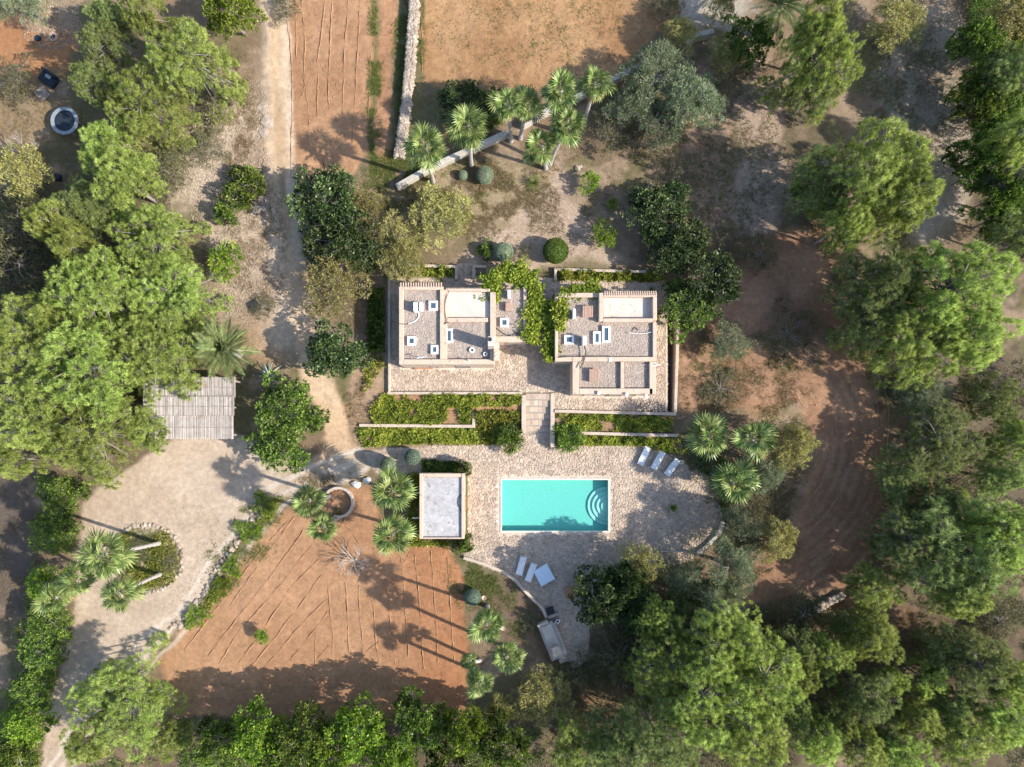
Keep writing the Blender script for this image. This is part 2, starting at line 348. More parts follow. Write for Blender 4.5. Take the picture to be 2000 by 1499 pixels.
PATCH = [
 (860, 800, 190, 34, (.36, .21, .12), .95), (1200, 826, 130, 22, (.32, .20, .12), .9), (830, 852, 150, 16, (.32, .20, .12), .9),
 (1780, 1350, 330, 230, (.115, .085, .06), .85), (1350, 1350, 280, 200, (.10, .075, .055), .8), (1935, 250, 70, 330, (.08, .07, .05), .95), (1920, 850, 130, 200, (.11, .09, .065), .8), (1560, 300, 60, 200, (.13, .10, .075), .6), (700, 1470, 420, 90, (.11, .08, .06), .8), (200, 620, 240, 380, (.12, .10, .06), .7), (40, 480, 60, 120, (.10, .085, .06), .8),  # this row paints woodland shade into the ground, other rows bare soil and dry grass: x, y, rx, ry, colour, strength
 (60, 90, 110, 75, (.40, .19, .09), .8), (40, 40, 60, 30, (.42, .22, .12), .7), (100, 40, 60, 40, (.34, .26, .18), .7), (60, 240, 90, 60, (.30, .22, .14), .8),
 (500, 420, 70, 130, (.44, .36, .28), .7), (470, 570, 60, 70, (.40, .31, .23), .7), (540, 640, 60, 70, (.38, .26, .16), .6),
 (1120, 430, 110, 90, (.36, .26, .19), .5), (960, 395, 160, 85, (.30, .235, .15), .95), (730, 380, 60, 40, (.24, .18, .12), .6),
 (1430, 260, 110, 200, (.32, .22, .16), .85), (1480, 300, 50, 190, (.38, .29, .23), .8), (1800, 230, 100, 260, (.34, .275, .215), .85), (1830, 330, 70, 160, (.38, .32, .26), .85),
 (1370, 730, 70, 80, (.36, .22, .11), .7), (1480, 750, 90, 60, (.34, .21, .11), .6), (1500, 1140, 90, 40, (.40, .21, .11), .7), (1700, 1220, 110, 50, (.22, .13, .08), .7),
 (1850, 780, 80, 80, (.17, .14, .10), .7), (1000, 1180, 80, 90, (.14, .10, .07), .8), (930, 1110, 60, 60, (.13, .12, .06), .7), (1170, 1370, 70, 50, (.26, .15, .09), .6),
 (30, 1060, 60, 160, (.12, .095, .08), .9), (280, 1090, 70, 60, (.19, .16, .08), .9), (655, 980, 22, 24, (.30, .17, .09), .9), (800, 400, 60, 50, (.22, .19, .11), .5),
 (1360, 20, 110, 50, (.42, .38, .33), .8), (1560, 130, 60, 60, (.30, .22, .15), .5), (670, 640, 70, 90, (.26, .20, .15), .6), (720, 560, 30, 60, (.28, .21, .15), .6),
 (735, 180, 13, 200, (.13, .13, .05), .9), (800, 150, 32, 190, (.15, .14, .07), .75), (640, 945, 60, 16, (.18, .15, .08), .6), (470, 1080, 30, 20, (.16, .15, .07), .6),
]
def build_ground():
    s = .2; xs = np.arange(-60, 60 + 1e-6, s); ys = np.arange(-47, 48 + 1e-6, s)
    X, Y = np.meshgrid(xs, ys); Z = terrain(X, Y)
    PX = X * 20 + 1000; PY = 749.5 - Y * 20
    n1 = fbm(X, Y, 3, 6); n2 = fbm(X, Y, 21, 2.0); n3 = fbm(X, Y, 33, .9, 3); wx = fbm(X, Y, 51, 3) - .5; wy = fbm(X, Y, 77, 3) - .5
    A = np.array([.20, .145, .095]); B = np.array([.155, .135, .07]); D = np.array([.28, .21, .145])
    f = sstep(.4, .6, n1)[..., None]; col = A * (1 - f) + B * f
    f = sstep(.52, .68, n2)[..., None]; col = col * (1 - f) + D * f
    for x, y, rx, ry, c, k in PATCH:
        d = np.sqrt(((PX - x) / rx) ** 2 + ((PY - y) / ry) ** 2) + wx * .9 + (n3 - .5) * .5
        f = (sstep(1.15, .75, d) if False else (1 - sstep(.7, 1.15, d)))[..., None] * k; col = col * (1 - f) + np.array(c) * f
    alp = np.full(X.shape, .75); zid = np.zeros(X.shape, int); hgt = np.zeros(X.shape)
    for i, (nm, P, c1, c2, soft, warp) in enumerate(ZONES):
        d = sdist(P, PX + wx * warp * 4, PY + wy * warp * 4) if warp else sdist(P, PX, PY)
        f = sstep(-soft, soft, d + (n3 - .5) * soft)[..., None]
        m = sstep(.35, .65, n2 * .5 + n1 * .5)[..., None]
        col = col * (1 - f) + (np.array(c1) * (1 - m) + np.array(c2) * m) * f
        zid = np.where(d > 0, i + 1, zid); q = {'driveway': .22, 'dirt_track': .35, 'ploughed_field': .5, 'stubble_field': .6, 'tilled_field': .6}.get(nm, .75); alp = alp * (1 - f[..., 0]) + q * f[..., 0]
        if 'field' in nm: hgt = hgt + (n3 - .5) * .10 * f[..., 0]
    # cart tracks worn pale in the dirt track, with a grassy strip between them
    tx = np.interp(PY, [-60, 150, 360, 480, 600, 700], [540, 545, 556, 566, 590, 612])
    on = (1 - sstep(3, 8, np.abs(PX - tx))) * sstep(150, 260, PY) * (1 - sstep(430, 480, PY)) * sstep(.35, .6, n2)
    col = col * (1 - .6 * on[..., None]) + np.array([.16, .14, .08]) * .6 * on[..., None]
    on = (1 - sstep(4, 12, np.abs(PX - tx - 20))) * (1 - sstep(480, 560, PY)) + .6 * (1 - sstep(4, 12, np.abs(PX - tx + 20))) * (1 - sstep(480, 560, PY))
    on = np.clip(on, 0, 1)[..., None] * .55; col = col * (1 - on) + np.array([.55, .46, .36]) * on
    # tyre bands on the driveway
    for P in ([(700, 900), (560, 960), (520, 990), (455, 1075), (380, 1190), (290, 1270), (170, 1400), (110, 1520)],):
        d = np.full(X.shape, 1e9)
        for (x0, y0), (x1, y1) in zip(P, P[1:]):
            ex, ey = x1 - x0, y1 - y0; t = np.clip(((PX - x0) * ex + (PY - y0) * ey) / (ex * ex + ey * ey), 0, 1)
            d = np.minimum(d, np.hypot(PX - x0 - t * ex, PY - y0 - t * ey))
        f = ((1 - sstep(2, 7, np.abs(d + wx * 20))) + (1 - sstep(2, 6, np.abs(d - 22 + wx * 20))))[..., None] * .5
        f = np.clip(f, 0, 1); col = col * (1 - f) + np.array([.58, .53, .46]) * f
    # bands turned by the tractor in the tilled field
    r = np.hypot(PX - 1450, PY - 860); inz = (zid == 8)
    bw = sstep(130, 200, r) * sstep(1500, 1600, PX) * sstep(560, 680, PY); band = .5 + (.18 + .32 * sstep(.4, .6, n2)) * np.sin(r / 3.0 + n1 * 6 + n2 * 3) * bw; col = np.where(inz[..., None], col * (.86 + .24 * band[..., None]), col); hgt = hgt + np.where(inz, band * .05, 0)
    col = col * (.93 + .14 * n3[..., None])
    Z = Z + hgt + (n3 - .5) * .05 * (zid < 10)
    wr = (sstep(690, 880, PX + wx * 60) * (zid == 7))[..., None]; col = col * (1 - wr * (1 - np.array([.90, .76, .68])))
    # keep the sheet flat below terraces
    flat = (zid == 11) | (zid == 12); Z = np.where(flat, terrain(X, Y), Z)
    nx, ny = len(xs), len(ys)
    I = np.arange(nx * ny).reshape(ny, nx)
    F = np.stack([I[:-1, :-1], I[:-1, 1:], I[1:, 1:], I[1:, :-1]], -1).reshape(-1, 4)
    cx = (X[:-1, :-1] + s / 2).ravel(); cy = (Y[:-1, :-1] + s / 2).ravel()
    fz = zid[:-1, :-1].ravel()
    keep = ~((cx > 1.3) & (cx < 3.8) & (cy > -4.6) & (cy < -1.0)) & ~((cx > -1.0) & (cx < 9.4) & (cy > -14.4) & (cy < -9.4))
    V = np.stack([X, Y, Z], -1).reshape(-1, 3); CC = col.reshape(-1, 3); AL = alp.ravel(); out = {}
    for z in range(len(ZONES) + 1):
        sel = F[(fz == z) & keep]
        if not len(sel): continue
        u, inv = np.unique(sel, return_inverse=True)
        nm = 'ground' if z == 0 else ZONES[z - 1][0]
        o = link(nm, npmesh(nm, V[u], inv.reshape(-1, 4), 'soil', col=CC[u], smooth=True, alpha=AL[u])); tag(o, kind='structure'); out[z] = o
    # far ground out to the horizon, a ring round the detailed sheet
    b = MB(); x0, x1, y0, y1 = -60, 60, -47, 48; L = 900
    for (a, c, d, e) in ((-L, -L, L, y0), (-L, y1, L, L), (-L, y0, x0, y1), (x1, y0, L, y1)):
        b.add([(a, c, 0), (d, c, 0), (d, e, 0), (a, e, 0)], [(0, 1, 2, 3)])
    me = b.mesh('distant_ground', 'soil'); a = me.color_attributes.new('col', 'FLOAT_COLOR', 'POINT')
    a.data.foreach_set('color', [.16, .13, .07, 1] * len(me.vertices)); o = link('distant_ground', me); o.location.z = -.1; tag(o, kind='structure')
    return out
GR = build_ground()

# ------------------------------------------------------------------ crazy paving
def voronoi_stones(poly, size, gap, holes=(), zf=None, top=.045, seed=1):
    rr = random.Random(seed); b = MB()
    P = [((x - 1000) / 20, (749.5 - y) / 20) for x, y in poly]
    hs = [tuple(h) for h in holes]
    xs = [p[0] for p in P]; ys = [p[1] for p in P]
    nx = int((max(xs) - min(xs)) / size) + 3; ny = int((max(ys) - min(ys)) / size) + 3
    pts = {}
    for j in range(-1, ny):
        for i in range(-1, nx):
            x = min(xs) + (i + .5 * (j % 2)) * size + rr.uniform(-.62, .62) * size; y = min(ys) + j * size + rr.uniform(-.62, .62) * size
            pts[i, j] = (x, y)
    keys = list(pts); A = np.array([pts[k] for k in keys]); d = sdist(P, A[:, 0], A[:, 1])
    off = [(a, c) for a in (-2, -1, 0, 1, 2) for c in (-2, -1, 0, 1, 2) if (a, c) != (0, 0)]
    for k, dd in zip(keys, d):
        if dd < size * .12: continue
        x, y = pts[k]
        if any(h[0] - .1 < x < h[2] + .1 and h[1] - .1 < y < h[3] + .1 for h in hs): continue
        cell = [(x - size, y - size), (x + size, y - size), (x + size, y + size), (x - size, y + size)]
        for a, c in off:
            q = pts.get((k[0] + a, k[1] + c))
            if not q: continue
            ex, ey = q[0] - x, q[1] - y; L = math.hypot(ex, ey)
            if L > 2.6 * size or L < .01: continue
            ex /= L; ey /= L; lim = L / 2 - gap / 2; new = []; m = len(cell)
            for t in range(m):
                p0 = cell[t]; p1 = cell[(t + 1) % m]
                s0 = (p0[0] - x) * ex + (p0[1] - y) * ey - lim; s1 = (p1[0] - x) * ex + (p1[1] - y) * ey - lim
                if s0 <= 0: new.append(p0)
                if (s0 < 0 < s1) or (s1 < 0 < s0):
                    u = s0 / (s0 - s1); new.append((p0[0] + (p1[0] - p0[0]) * u, p0[1] + (p1[1] - p0[1]) * u))
            cell = new
            if len(cell) < 3: break
        if len(cell) < 3: continue
        cell = [(min(max(px_, x - size * .9), x + size * .9), py_) for px_, py_ in cell]
        for h in hs:
            cell = [(px_, py_) for px_, py_ in cell if not (h[0] < px_ < h[2] and h[1] < py_ < h[3])]
        if len(cell) < 3: continue
        z = float(zf(x, y)) if zf else 0
        b.prism(cell, z - .02, z + top + rr.uniform(-.012, .012), rr.random(), .07)
    return b
def rectpx(x0, y0, x1, y1, z):
    a, b_ = g(x0, y1, z); c, d = g(x1, y0, z); return (a, b_, c, d)
POOLR = (-1.25, -14.65, 9.65, -9.15)
o = voronoi_stones(POOL_T, .28, .05, [POOLR], terrain, seed=3).build('paving_stones', 'stone', GR[11]); o['kind'] = 'stuff'
LH = rectpx(778, 558, 966, 713, 4.2); LH2 = rectpx(966, 560, 1030, 668, 3.8); RH = rectpx(1085, 572, 1283, 705, 4.2); RH2 = rectpx(1118, 700, 1283, 772, 4.0)
o = voronoi_stones(HOUSE_T, .28, .05, [LH, LH2, RH, RH2], lambda x, y: .8, seed=5).build('paving_stones', 'stone', GR[12]); o['kind'] = 'stuff'

# ------------------------------------------------------------------ pool
pool = empty('swimming_pool', (0, 0, 0), 0, 'rectangular turquoise swimming pool with curved corner steps set in the stone terrace', 'swimming pool')
px0, py0, px1, py1, PD = -1.0, -14.4, 9.4, -9.4, -.95
b = MB(); b.box(px0, py0, PD - .2, px1, py1, PD); b.build('pool_floor', 'liner', pool)
b = MB(); b.box(px0 - .2, py0 - .2, PD, px0, py1 + .2, -.01).box(px1, py0 - .2, PD, px1 + .2, py1 + .2, -.01)
b.box(px0, py0 - .2, PD, px1, py0, -.01).box(px0, py1, PD, px1, py1 + .2, -.01); b.build('pool_wall', 'liner', pool)
for a in ((px0 - .14, py0 - .14, px1 + .14, py0 + .02), (px0 - .14, py1 - .02, px1 + .14, py1 + .14), (px0 - .14, py0 + .02, px0 + .02, py1 - .02), (px1 - .02, py0 + .02, px1 + .14, py1 - .02)):
    MB().box(a[0], a[1], -.008, a[2], a[3], .055).build('coping', 'coping', pool, bevel=.01)
b = MB(); b.add([(px0, py0, -.12), (px1, py0, -.12), (px1, py1, -.12), (px0, py1, -.12)], [(0, 1, 2, 3)]); tag(b.build('pool_water', 'water', pool))
for k in range(4):
    r = 1.9 - k * .42; MB().ring(px1, -12.0, .01, r, PD + .16 * k, PD + .16 * (k + 1) - .002, PI / 2, 3 * PI / 2, 28).build('pool_step', 'stepwhite', pool)
for yy in (950, 1018):
    x, y = g(971, yy); o = MB().disc(x, y, .14, .03, .07, 16).build('skimmer_lid', 'metalwhite', bevel=.01)
    tag(o, 'round white pool lid in the paving, the one %s' % ('nearer the steps' if yy < 1000 else 'nearer the sinuous wall'), 'pool lid', 'white skimmer lids by the pool')

# ------------------------------------------------------------------ walls
def wall_path(name, pts, wdt, h, mat, label, z=None, zb=None, cat='garden wall', cap=None):
    """wall following photo points (as seen at its top); wdt metres; h metres above ground"""
    P = []
    for x, y in pts:
        gx, gy = g(x, y, (tz(*g(x, y)) if z is None else z) + h); P.append((gx, gy))
    L = []
    for i, p in enumerate(P):
        a = Vector(P[max(i - 1, 0)]); c = Vector(P[min(i + 1, len(P) - 1)]); q = Vector(p)
        d0 = (q - a).normalized() if i > 0 else None; d1 = (c - q).normalized() if i < len(P) - 1 else None
        d0 = d0 or d1; d1 = d1 or d0
        n0 = Vector((-d0.y, d0.x)); n1 = Vector((-d1.y, d1.x)); m = (n0 + n1).normalized(); s = wdt / 2 / max(.35, m.dot(n0))
        L.append((q + m * s, q - m * s))
    vs_ = []; 
    for i, (a, c) in enumerate(L):
        t = (tz(*P[i]) if z is None else z); zt = t + h; z0 = (t - .25) if zb is None else zb
        vs_ += [(a.x, a.y, z0), (c.x, c.y, z0), (c.x, c.y, zt), (a.x, a.y, zt)]
    n = len(L); fs_ = [(0, 1, 2, 3), (4 * n - 1, 4 * n - 2, 4 * n - 3, 4 * n - 4)]
    for i in range(n - 1):
        for j in range(4): fs_.append((4 * i + j, 4 * i + 4 + j, 4 * i + 4 + (j + 1) % 4, 4 * i + (j + 1) % 4))
    b = MB().add(vs_, fs_); o = b.build(name, mat, bevel=.03); tag(o, label, cat)
    return o
W = wall_path
W('garden_wall', [(760, 528), (760, 767)], .24, .35, 'capstone', 'narrow pale wall running beside the shaded house side, along the hedge bed')
W('terrace_wall', [(756, 768), (1020, 768)], .25, .3, 'capstone', 'long low wall ending the stone terrace in front of the house with the bench')
W('planter_wall', [(798, 518), (891, 521), (891, 546)], .28, .4, 'capstone', 'angled low planter wall behind the house, beside the entrance gap')
W('planter_wall', [(925, 545), (925, 520), (950, 521)], .28, .4, 'capstone', 'short corner wall between the entrance gap and the clipped grey ball')
W('planter_wall', [(1085, 548), (1085, 526), (1262, 531)], .26, .4, 'capstone', 'planter wall behind the house beside the trench, running into the dark shrub')
W('stair_wall', [(1022.5, 772), (1022.5, 846)], .4, .25, 'capstone', 'flank wall of the terrace steps on the wide flower bed side', z=.75, zb=-.1)
W('stair_wall', [(1079, 768), (1079, 874)], .4, .25, 'capstone', 'longer flank wall of the terrace steps, ending beside the oleander', z=.7, zb=-.1)
W('bed_wall', [(701, 831), (925, 833), (925, 799), (1018, 801)], .3, .35, 'capstone', 'stepped retaining wall between the two big flower beds', z=.25, zb=-.2)
W('terrace_wall', [(1083, 803), (1320, 809)], .28, .3, 'capstone', 'low wall closing the terrace above the flower bed, from the steps to the trench', z=.75, zb=-.1)
W('bed_wall', [(1125, 846), (1324, 851)], .3, .3, 'capstone', 'straight low wall between beds, ending near the two pool palms', z=.2, zb=-.2)
W('trench_wall', [(1325, 622), (1319, 808)], .3, .3, 'capstone', 'outer pale wall of the brown trench beside the dry grass', z=.8, zb=-1)
W('trench_wall', [(1301, 606), (1301, 806)], .15, .05, 'capstone', 'thin inner edging wall of the brown trench beside the house', z=.8, zb=-1)
W('curved_wall', [(905, 1090), (945, 1102), (985, 1119), (1004, 1131), (1022, 1152), (1046, 1176), (1060, 1190), (1068, 1208)], .3, .3, 'capstone', 'sinuous low wall edging the pool terrace down to the outdoor kitchen', z=0)
W('curved_wall', [(1414, 1015), (1408, 1035), (1396, 1052), (1378, 1070), (1360, 1084)], .35, .35, 'greywall', 'short curved grey wall at the shaded end of the pool terrace', z=0)
W('curved_wall', [(1359, 1080), (1320, 1079), (1290, 1078)], .12, .3, 'greywall', 'thin straight grey kerb meeting the short curved wall', z=0)
W('boundary_wall', [(774, 364), (838, 327), (990, 258)], .48, .9, 'greywall', 'pale boundary wall standing behind the two lone fan palms', z=.8)
W('boundary_wall', [(1020, 243), (1064, 218), (1110, 196), (1140, 182), (1210, 148), (1250, 128), (1330, 90), (1360, 68), (1395, 60)], .45, .9, 'greywall', 'long grey boundary wall passing under the palms to the yellow bush', z=.8)
# raised round planter
b = MB(); x, y = g(660, 982, .5); b.ring(x, y, 1.28, 1.55, -.1, .5, -PI * .60, PI * .78, 36); tag(b.build('round_planter', 'mortar', bevel=.03), 'open ring shaped pale planter wall beside the twin leaning palms', 'planter')

# terrace steps
st = empty('garden_steps', (0, 0, 0), 0, 'wide stone steps leading from the houses down to the pool terrace', 'steps')
for k in range(6):
    ya = 769 + k * 12.6; a, y1_ = g(1026, ya, .8 - .13 * k); c, y0_ = g(1076, ya + 12.6, .8 - .13 * k)
    MB().box(a, y0_ - .03, -.2, c, y1_, .86 - .13 * k, ).build('step', 'capstone', st, bevel=.02)
    MB().box(a + .02, y0_ - .06, .5 - .13 * k, c - .02, y0_ + .07, .875 - .13 * k).build('step_edging', 'oldwood', st)
    for q in range(6):
        u0 = a + .06 + (c - a - .1) * q / 6; MB().box(u0, y0_ + .11, .8 - .13 * k, u0 + (c - a) / 6 - .05 - .1 * R_.random(), y1_ - .06, .875 - .13 * k, R_.random()).build('paver', 'stone', st)

# rubble walls: dry stone wall with individually shaped stones
def rubble_band(name, pts, wdt, h, n, label, seed, r=(.10, .24), z=None, mat='rubble'):
    rr = random.Random(seed); b = MB(); P = [g(x, y, None) for x, y in pts]
    seg = [math.dist(P[i], P[i + 1]) for i in range(len(P) - 1)]; T = sum(seg)
    root = empty(name, (P[0][0], P[0][1], tz(*P[0])), 0, label, 'stone wall')
    ox, oy, oz = root.location
    core = MB()
    for i in range(len(P) - 1):
        a = Vector(P[i]); c = Vector(P[i + 1]); d = (c - a).normalized(); m = Vector((-d.y, d.x)) * wdt * .4
        z0 = tz(*P[i]); q = [a + m, a - m, c - m, c + m]
        core.prism([(v.x - ox, v.y - oy) for v in q], z0 - oz - .2, z0 - oz + h * .8)
    if h > .3: core.build('core', mat, root)
    big = []
    for k in range(n):
        s = rr.random() * T; i = 0
        while i < len(seg) - 1 and s > seg[i]: s -= seg[i]; i += 1
        a = Vector(P[i]); c = Vector(P[i + 1]); d = (c - a).normalized(); m = Vector((-d.y, d.x)); u = rr.uniform(-.5, .5)
        q = a + d * s + m * u * wdt; zz = tz(q.x, q.y) - oz + h * (1 if abs(u) < .42 else rr.uniform(.1, .9)) * rr.uniform(.85, 1.0)
        b.rock(q.x - ox, q.y - oy, zz, rr.uniform(*r), rr, rr.random())
    o = b.build('rubble', mat, root); o['kind'] = 'stuff'; return root
rubble_band('dry_stone_wall', [(813, -30), (808, 60), (803, 120), (797, 200), (790, 250), (781, 312)], 0.85, .8, 2000, 'thick dry stone wall between the ploughed strip and the stubble field', 4)
rubble_band('stone_edging', [(520, 985), (500, 1000), (478, 1030), (455, 1075), (430, 1105), (410, 1145), (385, 1180), (350, 1212), (322, 1248)], .5, .10, 110, 'ragged stone edging between the driveway and the ploughed field', 5, (.10, .27))
rubble_band('stone_edging', [(1590, 1190), (1615, 1175), (1645, 1160)], .6, .4, 160, 'short stone rubble wall between the tilled field and the round trees', 6, (.1, .22))
rubble_band('stone_edging', [(1118, 1300), (1140, 1285), (1160, 1275)], .5, .2, 70, 'few pale loose stones beyond the outdoor kitchen', 7, (.1, .22))

# ring of boulders round the palm bed: every stone its own part
ring = empty('stone_ring', (*g(285, 1092, 0), 0), 0, 'ring of pale boulders edging the round palm bed in the driveway', 'stone edging')
for k in range(56):
    a = 2 * PI * k / 56
    if 3.5 < a < 4.1 and k % 2: continue
    rx, ry = 3.55, 3.3; b = MB(); rr = random.Random(k)
    b.rock(rx * math.cos(a) + rr.uniform(-.1, .1), ry * math.sin(a) + rr.uniform(-.1, .1), .05, rr.uniform(.2, .31), rr, rr.random()); b.build('stone', 'rubble', ring)
for i, (x, y, s, lb) in enumerate(((697, 948, .55, 'larger white boulder nearest the ring planter'), (716, 940, .48, 'smaller white boulder between the ring planter and the fan palm'))):
    gx, gy = g(x, y); root = empty('white_boulder', (gx, gy, 0), 0, lb, 'boulder'); b = MB(); rr = random.Random(i + 5)
    for k in range(4): b.rock(rr.uniform(-.2, .2), rr.uniform(-.2, .2), .15, s * rr.uniform(.5, .8), rr, flat=1)
    o = b.build('rock', 'whiterock', root)
for i, (x, y, s, lb) in enumerate(((515, 215, .7, 'pale rock outcrop on the dirt track verge, upper one'), (524, 240, .8, 'pale rock outcrop on the dirt track verge, largest one'), (516, 262, .6, 'pale rock outcrop on the dirt track verge, lowest one'),
                                  (398, 1170, .45, 'rounded boulder in the driveway edging, nearest the dark hedge end'), (352, 1222, .45, 'rounded boulder at the lowest end of the driveway edging'), (505, 1010, .3, 'small boulder in the upper driveway edging'),
                                  (1343, 995, .25, 'small dark stone on the shaded pool terrace'))):
    gx, gy = g(x, y); b = MB(); rr = random.Random(i + 25)
    for k in range(3): b.rock(rr.uniform(-.3, .3) * s, rr.uniform(-.4, .4) * s, .02, s * rr.uniform(.5, .9), rr, flat=.35 if i < 3 else .8)
    o = b.build('boulder', 'rubble' if i < 6 else 'concrete'); o.location = (gx, gy, tz(gx, gy)); tag(o, lb, 'boulder')

# scattered small stones and gravel
def scatter_rocks(name, areas, rad, mat, label, seed):
    rs = np.random.RandomState(seed); P = []
    for x, y, rx, ry, n in areas:
        a = rs.rand(n) * 2 * PI; r = np.sqrt(rs.rand(n)); P.append(np.c_[x + rx * r * np.cos(a), y + ry * r * np.sin(a)])
    P = np.concatenate(P); X = (P[:, 0] - 1000) / 20; Y = (749.5 - P[:, 1]) / 20; Z = terrain(X, Y)
    n = len(X); r = rs.uniform(rad[0], rad[1], n) ** 1.0; base = np.array([[1, 0, 0], [0, 1, 0], [-1, 0, 0], [0, -1, 0], [0, 0, .7], [0, 0, -.5]], float)
    ang = rs.rand(n) * 6.28; c, s_ = np.cos(ang), np.sin(ang)
    V = base[None] * (rs.uniform(.6, 1.2, (n, 6, 1)) * r[:, None, None])
    V = np.stack([V[..., 0] * c[:, None] - V[..., 1] * s_[:, None], V[..., 0] * s_[:, None] + V[..., 1] * c[:, None], V[..., 2]], -1)
    V += np.stack([X, Y, Z + .02], -1)[:, None]
    F = np.array([[0, 1, 4], [1, 2, 4], [2, 3, 4], [3, 0, 4], [1, 0, 5], [2, 1, 5], [3, 2, 5], [0, 3, 5]])
    F = (F[None] + (np.arange(n) * 6)[:, None, None]).reshape(-1, 3)
    o = link(name, npmesh(name, V.reshape(-1, 3), F, mat, tint=np.repeat(rs.rand(n), 6))); tag(o, label, 'stones', kind='stuff'); return o
scatter_rocks('loose_stones', [(470, 330, 60, 90, 1300), (440, 420, 60, 60, 1300), (500, 560, 60, 80, 1300), (440, 570, 60, 60, 800), (110, 60, 60, 50, 900), (420, 250, 50, 60, 600), (500, 220, 30, 60, 300), (390, 350, 50, 50, 900), (680, 240, 1, 1, 1)],
              (.03, .10), 'rubble', 'loose pale stones strewn over the ground between pines and dirt track', 2)
scatter_rocks('gravel', [(1700, 700, 60, 250, 500), (1820, 250, 70, 160, 700), (1450, 330, 120, 160, 900), (1100, 440, 120, 90, 900), (180, 1400, 60, 100, 700), (330, 1080, 120, 120, 700), (430, 1130, 60, 90, 700), (500, 1080, 60, 90, 500), (760, 1180, 150, 150, 900), (660, 150, 70, 150, 700), (1000, 100, 160, 80, 900), (1560, 1170, 160, 60, 300)],
              (.02, .06), 'rubble', 'scattered small gravel on paths, fields and bare soil', 3)

M['clod'] = gen('soil_clod', (.33, .19, .11), (.40, .24, .14), 3, .95, .2, 20, tint=True)
scatter_rocks('soil_clods', [(600, 1180, 270, 150, 2200), (640, 190, 75, 190, 1200), (1060, 70, 230, 90, 1800), (800, 1150, 110, 110, 700), (760, 200, 20, 150, 300), (1600, 900, 130, 240, 1800)], (.02, .06), 'clod', 'small clods of red soil lying on the fields', 9)
# furrow ridges
def ridges(parent, lines, seed, wdt=.085, h=.07):
    rr = random.Random(seed); b = MB()
    for P in lines:
        Q = [Vector(((x - 1000) / 20, (749.5 - y) / 20)) for x, y in P]; pts = []
        for i in range(len(Q) - 1):
            n = max(2, int((Q[i + 1] - Q[i]).length / .35))
            for k in range(n + (i == len(Q) - 2)): pts.append(Q[i].lerp(Q[i + 1], k / n))
        off = 0; vs_ = []
        for i, p in enumerate(pts):
            d = (pts[min(i + 1, len(pts) - 1)] - pts[max(i - 1, 0)]).normalized(); m = Vector((-d.y, d.x)); off = off * .8 + rr.uniform(-.05, .05)
            p = p + m * off; z = tz(p.x, p.y); e = wdt * rr.uniform(.6, 1.35); hh = h * rr.uniform(.35, 1.35)
            vs_ += [(p.x + m.x * e, p.y + m.y * e, z - .05), (p.x, p.y, z + hh), (p.x - m.x * e, p.y - m.y * e, z - .05)]
        fs_ = []
        for i in range(len(pts) - 1):
            a = 3 * i; fs_ += [(a, a + 3, a + 4, a + 1), (a + 1, a + 4, a + 5, a + 2)]
        b.add(vs_, fs_)
    me = b.mesh('furrow_ridges', 'soil'); ca = me.color_attributes.new('col', 'FLOAT_COLOR', 'POINT')
    ca.data.foreach_set('color', [.35, .205, .12, .6] * len(me.vertices)); o = link('furrow_ridges', me, parent); o['kind'] = 'stuff'
ridges(GR[7], [
 [(575, 1011), (512, 1095), (450, 1184)], [(591, 1037), (520, 1140), (450, 1224), (400, 1292)], [(611, 1064), (540, 1150), (470, 1230), (428, 1296)], [(621, 1093), (567, 1150), (520, 1225), (466, 1295)],
 [(640, 1109), (590, 1175), (538, 1244), (490, 1302)], [(637, 1172), (586, 1223), (545, 1270), (514, 1307)], [(640, 1196), (616, 1229), (580, 1270), (556, 1304)], [(616, 1229), (615, 1270), (614, 1308)],
 [(638, 1139), (649, 1238), (648, 1307)], [(673, 1139), (681, 1220), (682, 1301)], [(700, 1145), (704, 1220), (712, 1301)], [(725, 1157), (733, 1230), (740, 1304)], [(754, 1130), (762, 1220), (772, 1298)],
 [(784, 1090), (792, 1200), (797, 1286)], [(811, 1085), (820, 1200), (827, 1307)], [(841, 1075), (850, 1190), (856, 1295)], [(874, 1090), (880, 1190), (886, 1295)], [(650, 1010), (690, 1040), (700, 1060)],
 [(560, 1020), (500, 1090), (430, 1180), (360, 1270)], [(700, 960), (660, 1040)], [(350, 1330), (500, 1345), (700, 1340), (880, 1345)], [(350, 1360), (520, 1375), (880, 1372)], [(660, 1300), (720, 1270), (740, 1255)], [(590, 1320), (640, 1265)]], 1)
ridges(GR[4], [
 [(561, 0), (574, 133), (576, 240), (572, 355)], [(591, -20), (602, 107), (599, 160), (607, 240), (606, 288)], [(643, -20), (626, 107), (623, 240)], [(655, -20), (647, 107), (647, 213)], [(685, -20), (677, 120), (671, 272)],
 [(707, -20), (701, 120), (693, 288)], [(727, 115), (722, 240)], [(602, 160), (596, 195), (578, 208)], [(611, 315), (590, 355)], [(636, 310), (640, 345)], [(658, 315), (652, 350)], [(580, -20), (585, 120)]], 2)
ridges(GR[6], [[(826, 0), (826, 80), (824, 150)]], 3)
arcs = []
for k, r in enumerate(range(130, 290, 11)):
    arcs.append([(1450 + r * math.cos(a), 860 + r * 1.02 * math.sin(a)) for a in np.linspace(-.75 if r < 240 else -.5, 1.05, 22)])
ridges(GR[8], arcs[::2], 4, .15, .05)

